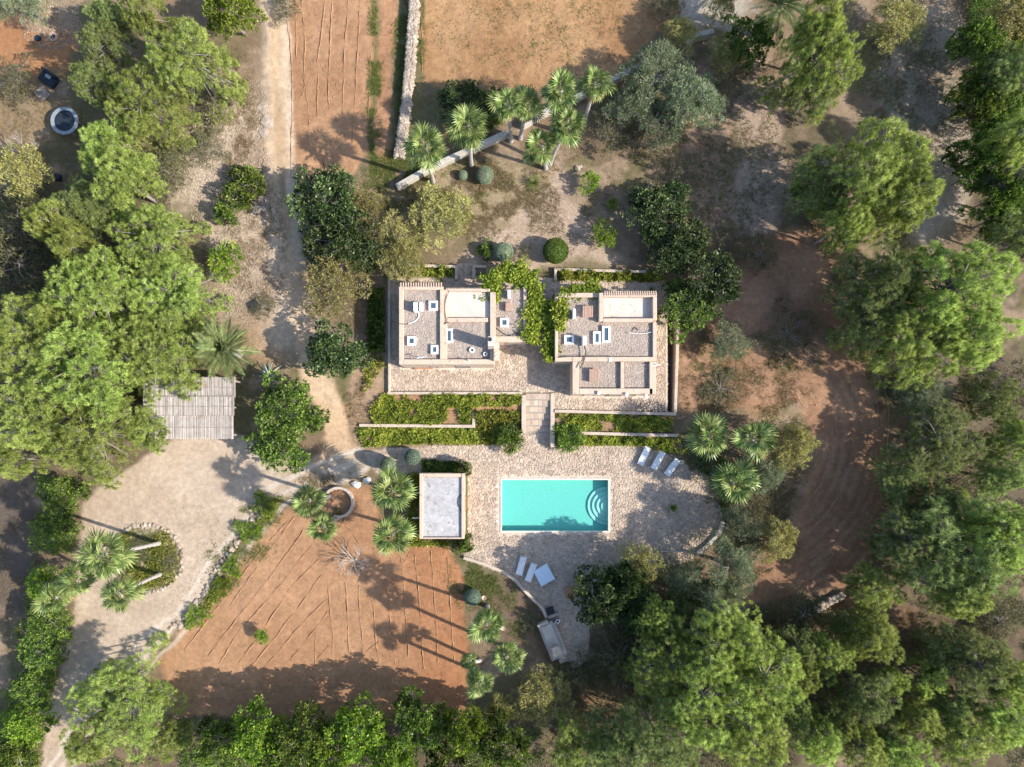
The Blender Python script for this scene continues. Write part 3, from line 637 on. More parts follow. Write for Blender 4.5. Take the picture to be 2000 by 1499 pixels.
# ------------------------------------------------------------------ houses
def housebox(root, x0, y0, x1, y1, zt, z0, name='wall', mat='plaster', bevel=.03):
    a = rectpx(x0, y0, x1, y1, zt); ox, oy, oz = root.location
    return MB().box(a[0] - ox, a[1] - oy, z0 - oz, a[2] - ox, a[3] - oy, zt - oz).build(name, mat, root, bevel=bevel)
def pebbles(root, rects, n, seed):
    rs = np.random.RandomState(seed); ox, oy, oz = root.location; Vs = []; T = []
    area = [(r[2] - r[0]) * (r[3] - r[1]) for r in rects]; P = []
    for r, a in zip(rects, area):
        m = int(n * a / sum(area)); P.append(np.c_[rs.uniform(r[0], r[2], m) - ox, rs.uniform(r[1], r[3], m) - oy, np.full(m, r[4] - oz + .01)])
    P = np.concatenate(P); m = len(P); base = np.array([[1, 0, 0], [0, 1, 0], [-1, 0, 0], [0, -1, 0], [0, 0, .7]], float)
    V = base[None] * rs.uniform(.035, .085, (m, 1, 1)) * rs.uniform(.6, 1.2, (m, 5, 1)); ang = rs.rand(m) * 6.28; c, s = np.cos(ang)[:, None], np.sin(ang)[:, None]
    V = np.stack([V[..., 0] * c - V[..., 1] * s, V[..., 0] * s + V[..., 1] * c, V[..., 2]], -1) + P[:, None]
    F = np.array([[0, 1, 4], [1, 2, 4], [2, 3, 4], [3, 0, 4]]); F = (F[None] + (np.arange(m) * 5)[:, None, None]).reshape(-1, 3)
    o = link('loose_gravel', npmesh('loose_gravel', V.reshape(-1, 3), F, 'pebble', tint=np.repeat(rs.rand(m), 5)), root); o['kind'] = 'stuff'
def skylight(root, cx, cy, w_, h_, zr, up=.32):
    a = rectpx(cx - w_ / 2, cy - h_ / 2, cx + w_ / 2, cy + h_ / 2, zr + up); ox, oy, oz = root.location
    b = MB(); x0, y0, x1, y1 = a[0] - ox, a[1] - oy, a[2] - ox, a[3] - oy; z0 = zr - oz; t = .2
    b.box(x0, y0, z0, x1, y0 + t, z0 + up).box(x0, y1 - t, z0, x1, y1, z0 + up).box(x0, y0 + t, z0, x0 + t, y1 - t, z0 + up).box(x1 - t, y0 + t, z0, x1, y1 - t, z0 + up)
    f = b.build('skylight', 'metalwhite', root, bevel=.02)
    MB().box(x0 + t, y0 + t, z0, x1 - t, y1 - t, z0 + up - .07).build('pane', 'glass', f)
    return f
def parapets(root, segs, z0, z1):
    for s in segs: housebox(root, *s, z1, z0, 'parapet')
def roof_teeth(root, x0, x1, y, z, n, ln=9):
    for k in range(n):
        xx = x0 + (x1 - x0) * (k + .5) / n; a = rectpx(xx - 1.35, y - ln / 2, xx + 1.35, y + ln / 2, z); ox, oy, oz = root.location
        b = MB(); cx = (a[0] + a[2]) / 2 - ox; r = (a[2] - a[0]) / 2; zz = z - oz; vs_ = []
        for yy, dz in ((a[1] - oy, .04), (a[3] - oy, -.06)):
            for j in range(5):
                t = PI * j / 4; vs_.append((cx + r * math.cos(t), yy, zz + dz + r * .8 * math.sin(t)))
            vs_ += [(cx - r, yy, zz + dz - .1), (cx + r, yy, zz + dz - .1)]
        fs_ = [(j, j + 1, j + 8, j + 7) for j in range(4)] + [(4, 5, 12, 11), (6, 0, 7, 13), (0, 6, 5, 4, 3, 2, 1), (7, 8, 9, 10, 11, 12, 13)]
        b.add(vs_, fs_).build('roof_tile', 'tile', root)
def acunit(root, cx, cy, w_, h_, zr, up=.7, lift=.15):
    a = rectpx(cx - w_ / 2, cy - h_ / 2, cx + w_ / 2, cy + h_ / 2, zr + up); ox, oy, oz = root.location
    o = MB().box(a[0] - ox, a[1] - oy, zr - oz + lift, a[2] - ox, a[3] - oy, zr - oz + up).build('air_conditioner', 'metalwhite', root, bevel=.03)
    b = MB()
    for yy in (a[1] + .1, a[3] - .1): b.box(a[0] - ox - .05, yy - oy - .04, zr - oz, a[2] - ox + .05, yy - oy + .04, zr - oz + lift)
    b.build('bracket', 'concrete', o); return o
def hose(root, pts, z, mat='cable', r=.03, name='cable'):
    ox, oy, oz = root.location; P = [(*g(x, y, z), 0) for x, y in pts]; Q = []
    for i in range(len(P) - 1):
        for k in range(4):
            t = k / 4; p0 = P[max(i - 1, 0)]; p1 = P[i]; p2 = P[i + 1]; p3 = P[min(i + 2, len(P) - 1)]
            Q.append([.5 * (2 * p1[c] + (p2[c] - p0[c]) * t + (2 * p0[c] - 5 * p1[c] + 4 * p2[c] - p3[c]) * t * t + (3 * p1[c] - p0[c] - 3 * p2[c] + p3[c]) * t ** 3) for c in (0, 1)])
    Q.append(P[-1][:2]); MB().tube([(q[0] - ox, q[1] - oy, z - oz + r) for q in Q], r, 5).build(name, mat, root, smooth=True)
def opening(root, px, zc, w_, h_, face_y, kind='window'):
    """window or door in a wall facing the pool; face_y world y of the wall face"""
    x = (px - 1000) / 20; ox, oy, oz = root.location; k = .06
    x = NXM + (x - NXM) * (H - 2) / H
    f = MB(); x0, x1 = x - w_ / 2 - ox, x + w_ / 2 - ox; z0 = zc - h_ / 2 - oz; z1 = zc + h_ / 2 - oz; y = face_y - oy
    f.box(x0 - k, y - .05, z0, x0, y + .05, z1).box(x1, y - .05, z0, x1 + k, y + .05, z1).box(x0 - k, y - .05, z1, x1 + k, y + .05, z1 + k)
    o = f.build(kind, 'oldwood', root); MB().box(x0, y - .03, z0, x1, y + .03, z1).build('pane' if kind == 'window' else 'panel', 'glass' if kind == 'window' else 'oldwood', o)

ZB = .8
hw = empty('house', (*g(872, 640, ZB), ZB), 0, 'flat roofed house with tall chimney and white roof deck, bench against its front', 'house')
# blocks (pixel rectangles at roof level)
housebox(hw, 779, 560, 866, 712, 4.0, ZB - .1)                       # taller block
housebox(hw, 866.3, 571, 966, 712, 3.75, ZB - .1)                    # middle block
housebox(hw, 966.3, 566, 1029, 668, 3.35, ZB - .1)                   # low annex
parapets(hw, [(779, 560, 788, 712), (788.2, 560, 866, 566), (859, 566.2, 866, 701.8), (788.2, 702, 866, 712)], 4.0, 4.35)
parapets(hw, [(866.3, 566, 873, 701.8), (873.2, 621, 953, 629), (957, 571, 968, 701.8), (866.3, 702, 966, 712)], 3.75, 4.15)
housebox(hw, 873.2, 564, 957, 570, 4.0, 3.5, 'parapet')
parapets(hw, [(966.5, 657, 1022, 668), (1022.2, 560, 1029, 668)], 3.35, 3.65)
def sheet(root, x0, y0, x1, y1, z, name, mat, th=.05):
    a = rectpx(x0, y0, x1, y1, z); ox, oy, oz = root.location
    MB().box(a[0] - ox, a[1] - oy, z - oz, a[2] - ox, a[3] - oy, z - oz + th).build(name, mat, root); return (a[0] + .05, a[1] + .05, a[2] - .05, a[3] - .05, z + th)
p1 = sheet(hw, 788.4, 566.4, 858.8, 701.6, 4.0, 'gravel_roof', 'gravel'); p2 = sheet(hw, 873.4, 629.3, 956.8, 701.6, 3.75, 'gravel_roof', 'gravel')
p3 = sheet(hw, 968.5, 566.4, 1021.8, 656.6, 3.35, 'gravel_roof', 'gravel'); sheet(hw, 873.4, 570.3, 956.6, 620.7, 3.75, 'roof_deck', 'white')
pebbles(hw, [p1, p2, p3], 4200, 8)
roof_teeth(hw, 780, 864, 557, 4.30, 17, 10); roof_teeth(hw, 870, 941, 566.5, 3.95, 17, 8)
for a in ((846, 597, 18, 19, 4.0), (803.5, 666, 17, 18, 4.0), (848.5, 683, 15, 18, 4.0), (877, 656, 15, 28, 3.75), (985, 630, 17, 18, 3.35)): skylight(hw, *a)
acunit(hw, 811, 599, 8, 18, 4.0, 1.0); acunit(hw, 822, 599, 7, 17, 4.0, .7)
hose(hw, [(817, 608), (818, 618), (811, 627), (797, 633)], 4.08, 'metalwhite', .045, 'pipe')
hose(hw, [(797, 633), (790, 634), (782, 633)], 4.4)
hose(hw, [(877, 568), (868, 600), (872, 628), (865, 634), (877, 630)], 4.2)
housebox(hw, 952.5, 657, 966, 676, 6.4, 3.7, 'chimney', 'white')
ch = [o for o in hw.children if o.name.startswith('chimney')][0]
x, y = g(957, 663, 6.5); MB().disc(x - hw.location.x, y - hw.location.y, .18, 5.62, 5.7, 14).build('flue', 'cable', ch)
housebox(hw, 964, 668.5, 975, 705, 4.6, ZB - .1, 'stair_parapet')
for yy in (672, 690, 697):
    x, y = g(969, yy, 4.62); MB().disc(x - hw.location.x, y - hw.location.y, .09, 3.81, 3.86, 12).build('vent_cap', 'whiterock', hw)
for x, y, rad in ((922, 684, .26), (948, 692, .2)):
    gx, gy = g(x, y, 4.0); MB().ring(gx - hw.location.x, gy - hw.location.y, rad * .55, rad, 2.98, 3.2, n=18).build('vent', 'metalwhite', hw)
x, y = g(822, 699, 4.6); b = MB().tube([(x - hw.location.x, y - hw.location.y, 3.3), (x - hw.location.x, y - hw.location.y, 4.3)], .03, 6); b.obox(x - hw.location.x, y - hw.location.y, 4.2, .7, .05, .3, .2, .5); b.build('aerial', 'metalwhite', hw)
x, y = g(915, 704, 4.4); MB().tube([(x - hw.location.x, y - hw.location.y, 3.0), (x - hw.location.x, y - hw.location.y, 3.75)], .05, 8).build('vent_pipe', 'metalwhite', hw)
hose(hw, [(968, 640), (990, 655), (1010, 652), (1020, 657)], 3.45); 
a = rectpx(987, 592, 1000, 608, 3.7); MB().box(a[0] - hw.location.x, a[1] - hw.location.y, 3.4 - ZB, a[2] - hw.location.x, a[3] - hw.location.y, 3.85 - ZB).build('roof_hatch', 'brickred', hw, bevel=.02)
acunit(hw, 994, 574, 6, 16, 3.35, .8)
fy = rectpx(779, 560, 866, 712, 4.0)[1]
opening(hw, 800, 2.0, .9, 1.1, fy); opening(hw, 852, 2.0, .9, 1.1, fy); opening(hw, 905, 1.85, 1.2, 2.1, rectpx(866, 571, 966, 712, 3.75)[1], 'door'); opening(hw, 1000, 1.85, 1.0, 2.1, rectpx(966, 566, 1029, 668, 3.35)[1], 'door')

he = empty('house', (*g(1190, 640, ZB), ZB), 0, 'flat roofed house with stained white roof deck, standing next to the brown trench', 'house')
housebox(he, 1084, 572, 1170, 706, 3.6, ZB - .1); housebox(he, 1170.3, 578, 1281, 699.6, 3.6, ZB - .1); housebox(he, 1118, 706.3, 1281, 770, 3.4, ZB - .1)
parapets(he, [(1084, 580, 1090, 697), (1170, 572, 1178, 628), (1178.2, 573, 1283, 580), (1275, 580.2, 1283, 626), (1178.2, 622, 1275, 629)], 3.6, 4.35)
parapets(he, [(1090.2, 572, 1169.8, 581), (1275, 629.2, 1282, 697), (1084, 697.3, 1118, 706), (1118.2, 697.3, 1282, 706)], 3.6, 3.95)
parapets(he, [(1118, 706.3, 1131, 770), (1131.2, 759, 1275, 770), (1212, 706.5, 1219, 758.8), (1268.5, 706.5, 1281, 770)], 3.4, 3.8)
q1 = sheet(he, 1090.4, 581.4, 1169.6, 697, 3.6, 'gravel_roof', 'gravel'); q2 = sheet(he, 1170, 629.6, 1274.6, 697, 3.6, 'gravel_roof', 'gravel'); q3 = sheet(he, 1131.4, 706.6, 1211.6, 758.5, 3.4, 'gravel_roof', 'gravel'); q4 = sheet(he, 1219.4, 706.6, 1268.2, 758.5, 3.4, 'gravel_roof', 'gravel')
sheet(he, 1178.4, 580.4, 1274.8, 621.8, 3.7, 'roof_deck', 'stainwhite'); pebbles(he, [q1, q2, q3, q4], 5200, 9)
roof_teeth(he, 1179, 1283, 573, 4.35, 24, 9)
for a in ((1111.5, 663.5, 19, 18, 3.6), (1166, 660, 15, 25, 3.6), (1184, 653, 16, 33, 3.6)): skylight(he, *a)
acunit(he, 1121.5, 612, 6, 18, 3.6, 1.1); acunit(he, 1141.5, 665, 7, 18, 3.6, 1.1)
for x0, y0, x1, y1, z in ((1139, 598, 1159, 618, 3.6), (1152, 722, 1170, 745, 3.4)):
    a = rectpx(x0, y0, x1, y1, z + .7); MB().box(a[0] - he.location.x, a[1] - he.location.y, z - ZB, a[2] - he.location.x, a[3] - he.location.y, z + .45 - ZB).build('hatch_kerb', 'plaster', he)
    hh = MB(); n = 6
    root_h = None
    for k in range(n):
        xa = a[0] + (a[2] - a[0]) * k / n; xb = a[0] + (a[2] - a[0]) * (k + .9) / n
        MB().box(xa - he.location.x, a[1] - .05 - he.location.y, z + .45 - ZB, xb - he.location.x, a[3] + .05 - he.location.y, z + .55 + .02 * (k % 2) - ZB).build('tile', 'brickred', he)
hose(he, [(1141, 676), (1144, 690), (1141, 703), (1133, 720)], 4.0, 'cable', .05); hose(he, [(1090, 699), (1130, 696), (1162, 697), (1200, 697)], 4.0, 'cable', .02)
hose(he, [(1224, 650), (1248, 652), (1268, 650), (1283, 645)], 3.75, 'metalwhite', .03); hose(he, [(1235, 648), (1240, 640), (1247, 646)], 3.7, 'cable', .03)
hose(he, [(1268, 713), (1280, 714), (1290, 713)], 3.9, 'metalwhite', .04)
for x, y in ((1192, 703), (1170, 768), (1225, 771), (1263, 774)):
    gx, gy = g(x, y, 4.1); MB().box(gx - .12 - he.location.x, gy - .15 - he.location.y, 2.9, gx + .12 - he.location.x, gy + .15 - he.location.y, 3.22).build('scupper', 'metalwhite', he)
fy = rectpx(1118, 706, 1281, 770, 3.4)[1]
opening(he, 1150, 2.0, .9, 1.1, fy); opening(he, 1250, 2.0, .9, 1.1, fy); opening(he, 1200, 1.85, 1.2, 2.1, fy, 'door')

# pool shed
zs = 2.5; ps = empty('pool_shed', (*g(864, 990, 0), 0), 0, 'small shed with flat grey roof between the pool terrace and two fan palms', 'shed')
housebox(ps, 819, 925, 907, 1053, zs, -.1)
parapets(ps, [(819, 925, 826, 1053), (826.2, 925, 900, 932.5), (901, 925, 907, 1053), (826.2, 1050, 900.8, 1053)], zs, zs + .28)
sheet(ps, 826.4, 932.8, 900.7, 1049.8, zs, 'roof_slab', 'slab', .06)
hose(ps, [(905, 960), (897, 972), (895, 985), (901, 1000), (902, 1020)], zs + .1, 'cable', .03)
for yy in (963, 1012):
    x, y = g(812, yy, 2.2); MB().box(x - .3 - ps.location.x, y - .05 - ps.location.y, 2.15, x + .35 - ps.location.x, y + .05 - ps.location.y, 2.25).build('spout', 'metalwhite', ps)
for x0, y0, x1, y1 in ((907.5, 970, 909, 1000),):
    a = rectpx(x0, y0, x1, y1, 2.0); MB().box(a[0] - ps.location.x, a[1] - ps.location.y, .1, a[0] + .06 - ps.location.x, a[3] - ps.location.y, 2.0).build('door', 'wood', ps)

# carport
cz = 2.9; cp = empty('carport', (*g(378, 795, 0), 0), 0, 'reed roofed carport half covered by the overhanging pine', 'carport')
cx, cy, _ = cp.location
yb = [737, 774.5, 811.5, 856]
for k in range(3):
    b = MB(); a = rectpx(280, yb[k], 460 - k * 2, yb[k + 1] + 1.5, cz); n = 150; rr = random.Random(k); zz = cz + .05 * (k % 2) - .0
    for i in range(n):
        xa = a[0] + (a[2] - a[0]) * i / n; wd = (a[2] - a[0]) / n; ya = a[1] + rr.uniform(-.05, .05); yb_ = a[3] + rr.uniform(-.05, .05); t = rr.random(); dz = rr.uniform(-.02, .03); sag = .05 * math.sin(i * .35)
        b.add([(xa - cx, ya - cy, zz + dz), (xa + wd * .5 - cx, ya - cy, zz + .06 + dz), (xa + wd - cx, ya - cy, zz + dz), (xa - cx, yb_ - cy, zz + .04 + dz), (xa + wd * .5 - cx, yb_ - cy, zz + .10 + dz + sag * .3), (xa + wd - cx, yb_ - cy, zz + .04 + dz)],
              [(0, 1, 4, 3), (1, 2, 5, 4), (0, 3, 5, 2)], t)
    b.build('reed_mat', 'reed', cp)
    for fr in (.0, .5):
        ym = a[3] + (a[1] - a[3]) * (fr + .02); MB().box(a[0] - cx, ym - .015 - cy, zz + .10, a[2] - cx, ym + .015 - cy, zz + .125).build('batten', 'oldwood', cp)
a = rectpx(280, 737, 460, 856, cz)
for xx in (a[0] + .3, (a[0] + a[2]) / 2, a[2] - .3):
    for yy in (a[1] + .3, a[3] - .3): MB().tube([(xx - cx, yy - cy, 0), (xx - cx, yy - cy, cz - .12)], .09, 8).build('post', 'oldwood', cp)
for yy in (a[1] + .3, (a[1] + a[3]) / 2, a[3] - .3): MB().box(a[0] - cx, yy - .07 - cy, cz - .16, a[2] - cx, yy + .07 - cy, cz - .03).build('beam', 'oldwood', cp)

# ------------------------------------------------------------------ small things
def lounger(px, py, ang, label):
    x, y = g(px, py, .35); root = empty('sun_lounger', (x, y, .05), ang, label, 'sun lounger', 'white sun loungers round the pool')
    if lounger.proto is None:
        f = MB(); f.box(-.32, -.95, .28, -.27, .95, .33).box(.27, -.95, .28, .32, .95, .33).box(-.27, -.95, .28, .27, -.9, .33).box(-.27, .9, .28, .27, .95, .33)
        parts = [('frame', f.mesh('frame', 'metalwhite'))]
        parts.append(('seat_sling', MB().box(-.265, -.88, .31, .265, .25, .345).mesh('seat_sling', 'fabric')))
        parts.append(('backrest', MB().obox(0, .56, .43, .53, .66, .035, 0, .33).mesh('backrest', 'fabric')))
        for sx in (-1, 1):
            for sy in (-.8, .75): parts.append(('leg', MB().box(sx * .295 - .025, sy - .025, 0, sx * .295 + .025, sy + .025, .28).mesh('leg', 'metalwhite')))
        lounger.proto = parts
    for nm, me in lounger.proto: link(nm, me, root)
lounger.proto = None
lounger(1258, 891, -.42, 'white sun lounger in line by the flower bed, half in sunlight')
lounger(1285, 900, -.50, 'white sun lounger in the middle of three by the flower bed')
lounger(1313, 913, -.62, 'white sun lounger of the bed-side three, closest to the fan palms')
lounger(1018, 1105, -.25, 'white sun lounger by the sinuous wall, farther from the daybed')
lounger(1037, 1118, -.35, 'white sun lounger standing right against the square daybed')
x, y = g(1063, 1124, .5); db = empty('daybed', (x, y, .05), .50, 'large square pale daybed standing beside two loungers on the terrace', 'daybed')
MB().box(-.78, -.86, .06, .78, .86, .3).build('base', 'metalwhite', db, bevel=.02); MB().box(-.75, -.83, .3, .75, .83, .48).build('mattress', 'dayfabric', db, bevel=.05)
for sx in (-1, 1):
    for sy in (-1, 1): MB().box(sx * .7 - .05, sy * .78 - .05, 0, sx * .7 + .05, sy * .78 + .05, .06).build('foot', 'metalwhite', db)
x, y = g(827, 717, 1.2); bn = empty('bench', (x, y, .85), 0, 'long orange wooden bench against the house front', 'bench')
for k in range(4): MB().box(-.9, -.22 + k * .115, .4, .9, -.13 + k * .115, .44).build('seat_slat', 'wood', bn)
for k in range(2): MB().box(-.9, .25, .55 + k * .15, .9, .28, .65 + k * .15).build('back_slat', 'wood', bn)
for sx in (-.8, .8):
    MB().box(sx - .04, -.22, 0, sx + .04, -.14, .4).build('leg', 'wood', bn); MB().box(sx - .04, .18, 0, sx + .04, .25, .8).build('leg', 'wood', bn)
# outdoor kitchen
KR = math.radians(22); x, y = g(1079, 1255, 1.0); kt = empty('outdoor_kitchen', (x, y, 0), KR, 'long concrete barbecue counter with square chimney at the end of the sinuous wall', 'outdoor kitchen')
MB().box(-.75, -1.75, -.1, .75, 1.85, .9).build('counter', 'concrete', kt, bevel=.03)
MB().box(-.55, -1.6, .9, .55, 1.7, .98).build('worktop', 'greywall', kt, bevel=.02)
MB().box(-.3, -1.15, .98, .45, -.35, 1.7).build('chimney', 'concrete', kt, bevel=.04); MB().box(-.35, -1.2, 1.7, .5, -.3, 1.78).build('chimney_cap', 'capstone', kt, bevel=.02)
MB().box(-.78, 1.85, -.1, .35, 2.05, 1.0).build('back_rim', 'greywall', kt, bevel=.02); MB().box(.75, -1.75, -.1, .95, 1.6, .7).build('side_shelf', 'greywall', kt, bevel=.02)
MB().box(-.1, -2.3, -.1, .75, -1.76, .75).build('log_store', 'concrete', kt, bevel=.04)
x, y = g(1081, 1203, .5); o = MB().box(-.55, -.12, .4, .55, .12, .46).box(-.5, -.1, 0, -.42, .1, .4).box(.42, -.1, 0, .5, .1, .4).build('plank_seat', 'oldwood'); o.location = (x, y, .05); o.rotation_euler = (0, 0, .35); tag(o, 'narrow weathered plank seat beside the barbecue counter', 'seat')
x, y = g(1089, 1214, .5); sk = empty('garden_sink', (x, y, .05), .35, 'small white basin with dark bowl next to the plank seat', 'sink')
MB().ring(0, 0, .17, .26, .3, .5, n=4).build('rim', 'metalwhite', sk); MB().box(-.16, -.16, 0, .16, .16, .3).build('pedestal', 'blackmat', sk)
x, y = g(1075, 1193, .3); o = MB().box(-.35, -.3, 0, .35, .3, .45).build('storage_box', 'blackmat', bevel=.03); o.location = (x, y, .05); o.rotation_euler = (0, 0, .3); tag(o, 'dark blue storage box at the foot of the sinuous wall', 'box')
x, y = g(1116, 1157, .6); tb = empty('wooden_table', (x, y, .05), .1, 'brown wooden table mostly hidden beneath the dark carob crown', 'table')
for k in range(5): MB().box(-.6 + k * .24, -.55, .68, -.38 + k * .24, .55, .73).build('tabletop_board', 'wood', tb)
for sx in (-.5, .5):
    for sy in (-.45, .45): MB().box(sx - .04, sy - .04, 0, sx + .04, sy + .04, .68).build('leg', 'wood', tb)
# terracotta pots
def pot(px, py, r, label, soil=True):
    x, y = g(px, py, .3); root = empty('flower_pot', (x, y, .04), 0, label, 'flower pot'); b = MB(); n = 16
    pr = [(r * .6, 0), (r, r * 1.3), (r * 1.08, r * 1.3), (r * 1.08, r * 1.5), (r * .88, r * 1.5), (r * .85, r * 1.3), (.01, r * 1.28)]
    vs_ = [(q * math.cos(2 * PI * i / n), q * math.sin(2 * PI * i / n), z) for q, z in pr for i in range(n)]
    b.add(vs_, [(k * n + i, k * n + (i + 1) % n, (k + 1) * n + (i + 1) % n, (k + 1) * n + i) for k in range(len(pr) - 1) for i in range(n)]).build('pot', 'tile', root, smooth=True)
    return root
pot(945, 1168, .22, 'small terracotta pot beside the dark clipped ball near the red field')
pot(983, 1228, .2, 'small terracotta pot on shaded soil between two fan palms')
pot(1314, 994, .35, 'planted pot standing alone on the shaded pool terrace')
# trampoline
x, y = g(127, 237, 1.7); tr = empty('trampoline', (x, y, tz(x, y)), 0, 'round trampoline with grey padded rim and ladder', 'trampoline')
MB().disc(0, 0, .98, .83, .85, 32).build('jumping_mat', 'blackmat', tr); MB().ring(0, 0, 1.0, 1.32, .84, .90, n=36).build('rim_pad', 'greypad', tr)
for k in range(6):
    a = 2 * PI * k / 6; MB().tube([(1.2 * math.cos(a), 1.2 * math.sin(a), 0), (1.2 * math.cos(a), 1.2 * math.sin(a), .83)], .03, 6).build('leg', 'greypad', tr)
MB().tube([(-1.3, .5, .8), (-2.0, 1.0, .05)], .03, 6).tube([(-1.0, .9, .8), (-1.7, 1.4, .05)], .03, 6).tube([(-1.5, .65, .55), (-1.2, 1.05, .55)], .03, 6).tube([(-1.75, .85, .3), (-1.45, 1.2, .3)], .03, 6).build('ladder', 'oldwood', tr)
# covered furniture heap by the trampoline
x, y = g(103, 163, .5); tp = empty('covered_sofa', (x, y, tz(x, y)), -.6, 'dark tarpaulin covered sofa above the trampoline', 'sofa')
MB().box(-.85, -.5, 0, .85, .45, .45).box(-.85, .45, 0, .85, .7, .85).build('cover', 'blackmat', tp, bevel=.08); MB().box(-.3, .05, .46, .3, .4, .55).build('cushion', 'greypad', tp, bevel=.04)
def pallet(px, py, rz, mat, label, w_=1.1, h_=1.2):
    x, y = g(px, py); root = empty('pallet', (x, y, tz(x, y)), rz, label, 'pallet')
    for k in range(6): MB().box(-w_ / 2 + k * w_ / 6, -h_ / 2, .1, -w_ / 2 + k * w_ / 6 + w_ / 9, h_ / 2, .13).build('board', mat, root)
    for k in (-1, 0, 1): MB().box(-w_ / 2, k * h_ * .42 - .05, 0, w_ / 2 - .05, k * h_ * .42 + .05, .1).build('bearer', mat, root)
pallet(497, 598, .55, 'darkframe', 'dark slatted pallet lying on stony ground above the date palm')
pallet(84, 184, .7, 'oldwood', 'weathered pallet leaning next to the tarpaulin covered sofa')
x, y = g(75, 76); o = MB().disc(0, 0, .3, 0, .12, 18).build('bucket_lid', 'blackmat'); o.location = (x, y, tz(x, y)); tag(o, 'small dark round lid on bare red soil', 'lid')
x, y = g(104, 72); o = MB().ring(0, 0, .25, .5, -.05, .06, n=7).build('fire_pit', 'brickred'); o.location = (x, y, tz(x, y) - .0); tag(o, 'small brick fire pit on bare red soil', 'fire pit'); MB().disc(0, 0, .26, -.03, .035, 8).build('ash_bed', 'blackmat', o)
x, y = g(116, 349); o = MB().box(-.3, -.3, 0, .3, .3, .5).build('plastic_crate', 'blackmat', bevel=.04); o.location = (x, y, tz(x, y)); tag(o, 'dark blue plastic crate under the yellow tree', 'crate')
# ladder lying in the trench
x, y = g(1308.5, 725, -.3); ld = empty('ladder', (x, y, -.42), .02, 'pale ladder lying in the brown trench', 'ladder')
for sx in (-.13, .13): MB().box(sx - .025, -1.3, 0, sx + .025, 1.3, .06).build('rail', 'oldwood', ld)
for k in range(9): MB().box(-.105, -1.2 + k * .3 - .03, .01, .105, -1.2 + k * .3 + .03, .05).build('rung', 'oldwood', ld)
x, y = g(1128, 330); o = MB().rock(0, 0, .1, .35, random.Random(3)).rock(.3, .2, .05, .2, random.Random(5)).build('boulder', 'rubble'); o.location = (x, y, tz(x, y)); tag(o, 'brown boulder on the garden path below the leaning palm', 'boulder')

# ------------------------------------------------------------------ foliage
def leaves(P, D, L, Wd, tint, rs, quad=True, flat=.0):
    """P base points, D directions (unit), L lengths, Wd widths. returns verts, faces, tint"""
    n = len(P); rnd = rs.normal(size=(n, 3)); rnd[:, 2] *= (1 - flat)
    S = np.cross(D, rnd); S /= np.linalg.norm(S, axis=1, keepdims=True) + 1e-9
    S *= (Wd / 2)[:, None]; T = P + D * L[:, None]; Mm = P + D * (L * .55)[:, None]
    if quad:
        V = np.stack([P, Mm + S, T, Mm - S], 1).reshape(-1, 3); F = np.arange(n * 4).reshape(-1, 4); return V, F, np.repeat(tint, 4)
    V = np.stack([P + S, T, P - S], 1).reshape(-1, 3); return V, np.arange(n * 3).reshape(-1, 3), np.repeat(tint, 3)
def unit(a): return a / (np.linalg.norm(a, axis=-1, keepdims=True) + 1e-9)
def crown(seed, R, Hc, nclump, cr, nsprig, sr, nleaf, ll, lw, dome=.5, quad=True, lean=0, gap=.0, zflat=.65, out=.9, deep=.55):
    """crown of clumps > sprigs > leaves. origin at tree base; crown top at Hc. returns mesh arrays and clump centres"""
    rs = np.random.RandomState(seed); cs = []
    tries = 0
    while len(cs) < nclump and tries < 4000:
        tries += 1
        a = rs.rand() * 2 * PI; r = R * .82 * math.sqrt(rs.rand()) * (1 + .15 * math.sin(3 * a + seed) + .1 * math.sin(5 * a + 2 * seed))
        lay = rs.rand(); z = Hc - cr * .7 - dome * R * (r / R) ** 2 - (lay ** 2) * R * deep + rs.normal() * .15 * cr
        p = np.array([r * math.cos(a), r * math.sin(a), max(z, cr * .5)])
        if all(np.linalg.norm((p - q) * np.array([1, 1, .8])) > cr * .72 for q in cs) or tries > 2500: cs.append(p)
    cs = np.array(cs); crs = cr * rs.uniform(.7, 1.2, len(cs))
    d = unit(rs.normal(size=(len(cs), nsprig, 3))); d[..., 2] = np.where(d[..., 2] < -.35, -d[..., 2], d[..., 2])
    sp = cs[:, None] + d * (crs[:, None, None] * np.array([1, 1, zflat])) * rs.uniform(.55, 1.0, (len(cs), nsprig, 1)) ** .6
    sd_ = unit(d * out + unit(cs - np.array([0, 0, Hc * .4]))[:, None] * .5 + rs.normal(size=d.shape) * .25 + np.array([0, 0, .35]))
    keep = rs.rand(len(cs), nsprig) > gap
    sp = sp[keep]; sd_ = sd_[keep]; m = len(sp); st_ = np.clip(rs.normal(.5, .2, m) + np.repeat(rs.normal(0, .08, len(cs)), keep.sum(1)), 0, 1)
    ld = unit(sd_[:, None] * .9 + rs.normal(size=(m, nleaf, 3)) * .75)
    lp = sp[:, None] + ld * sr * rs.uniform(.0, .75, (m, nleaf, 1)) - sd_[:, None] * sr * .3
    n = m * nleaf; tint = np.clip(np.repeat(st_, nleaf) + rs.normal(size=n) * .17, 0, 1)
    V, F, T = leaves(lp.reshape(-1, 3), ld.reshape(-1, 3), ll * rs.uniform(.7, 1.3, n), lw * rs.uniform(.7, 1.3, n), tint, rs, quad, .0)
    return V, F, T, cs
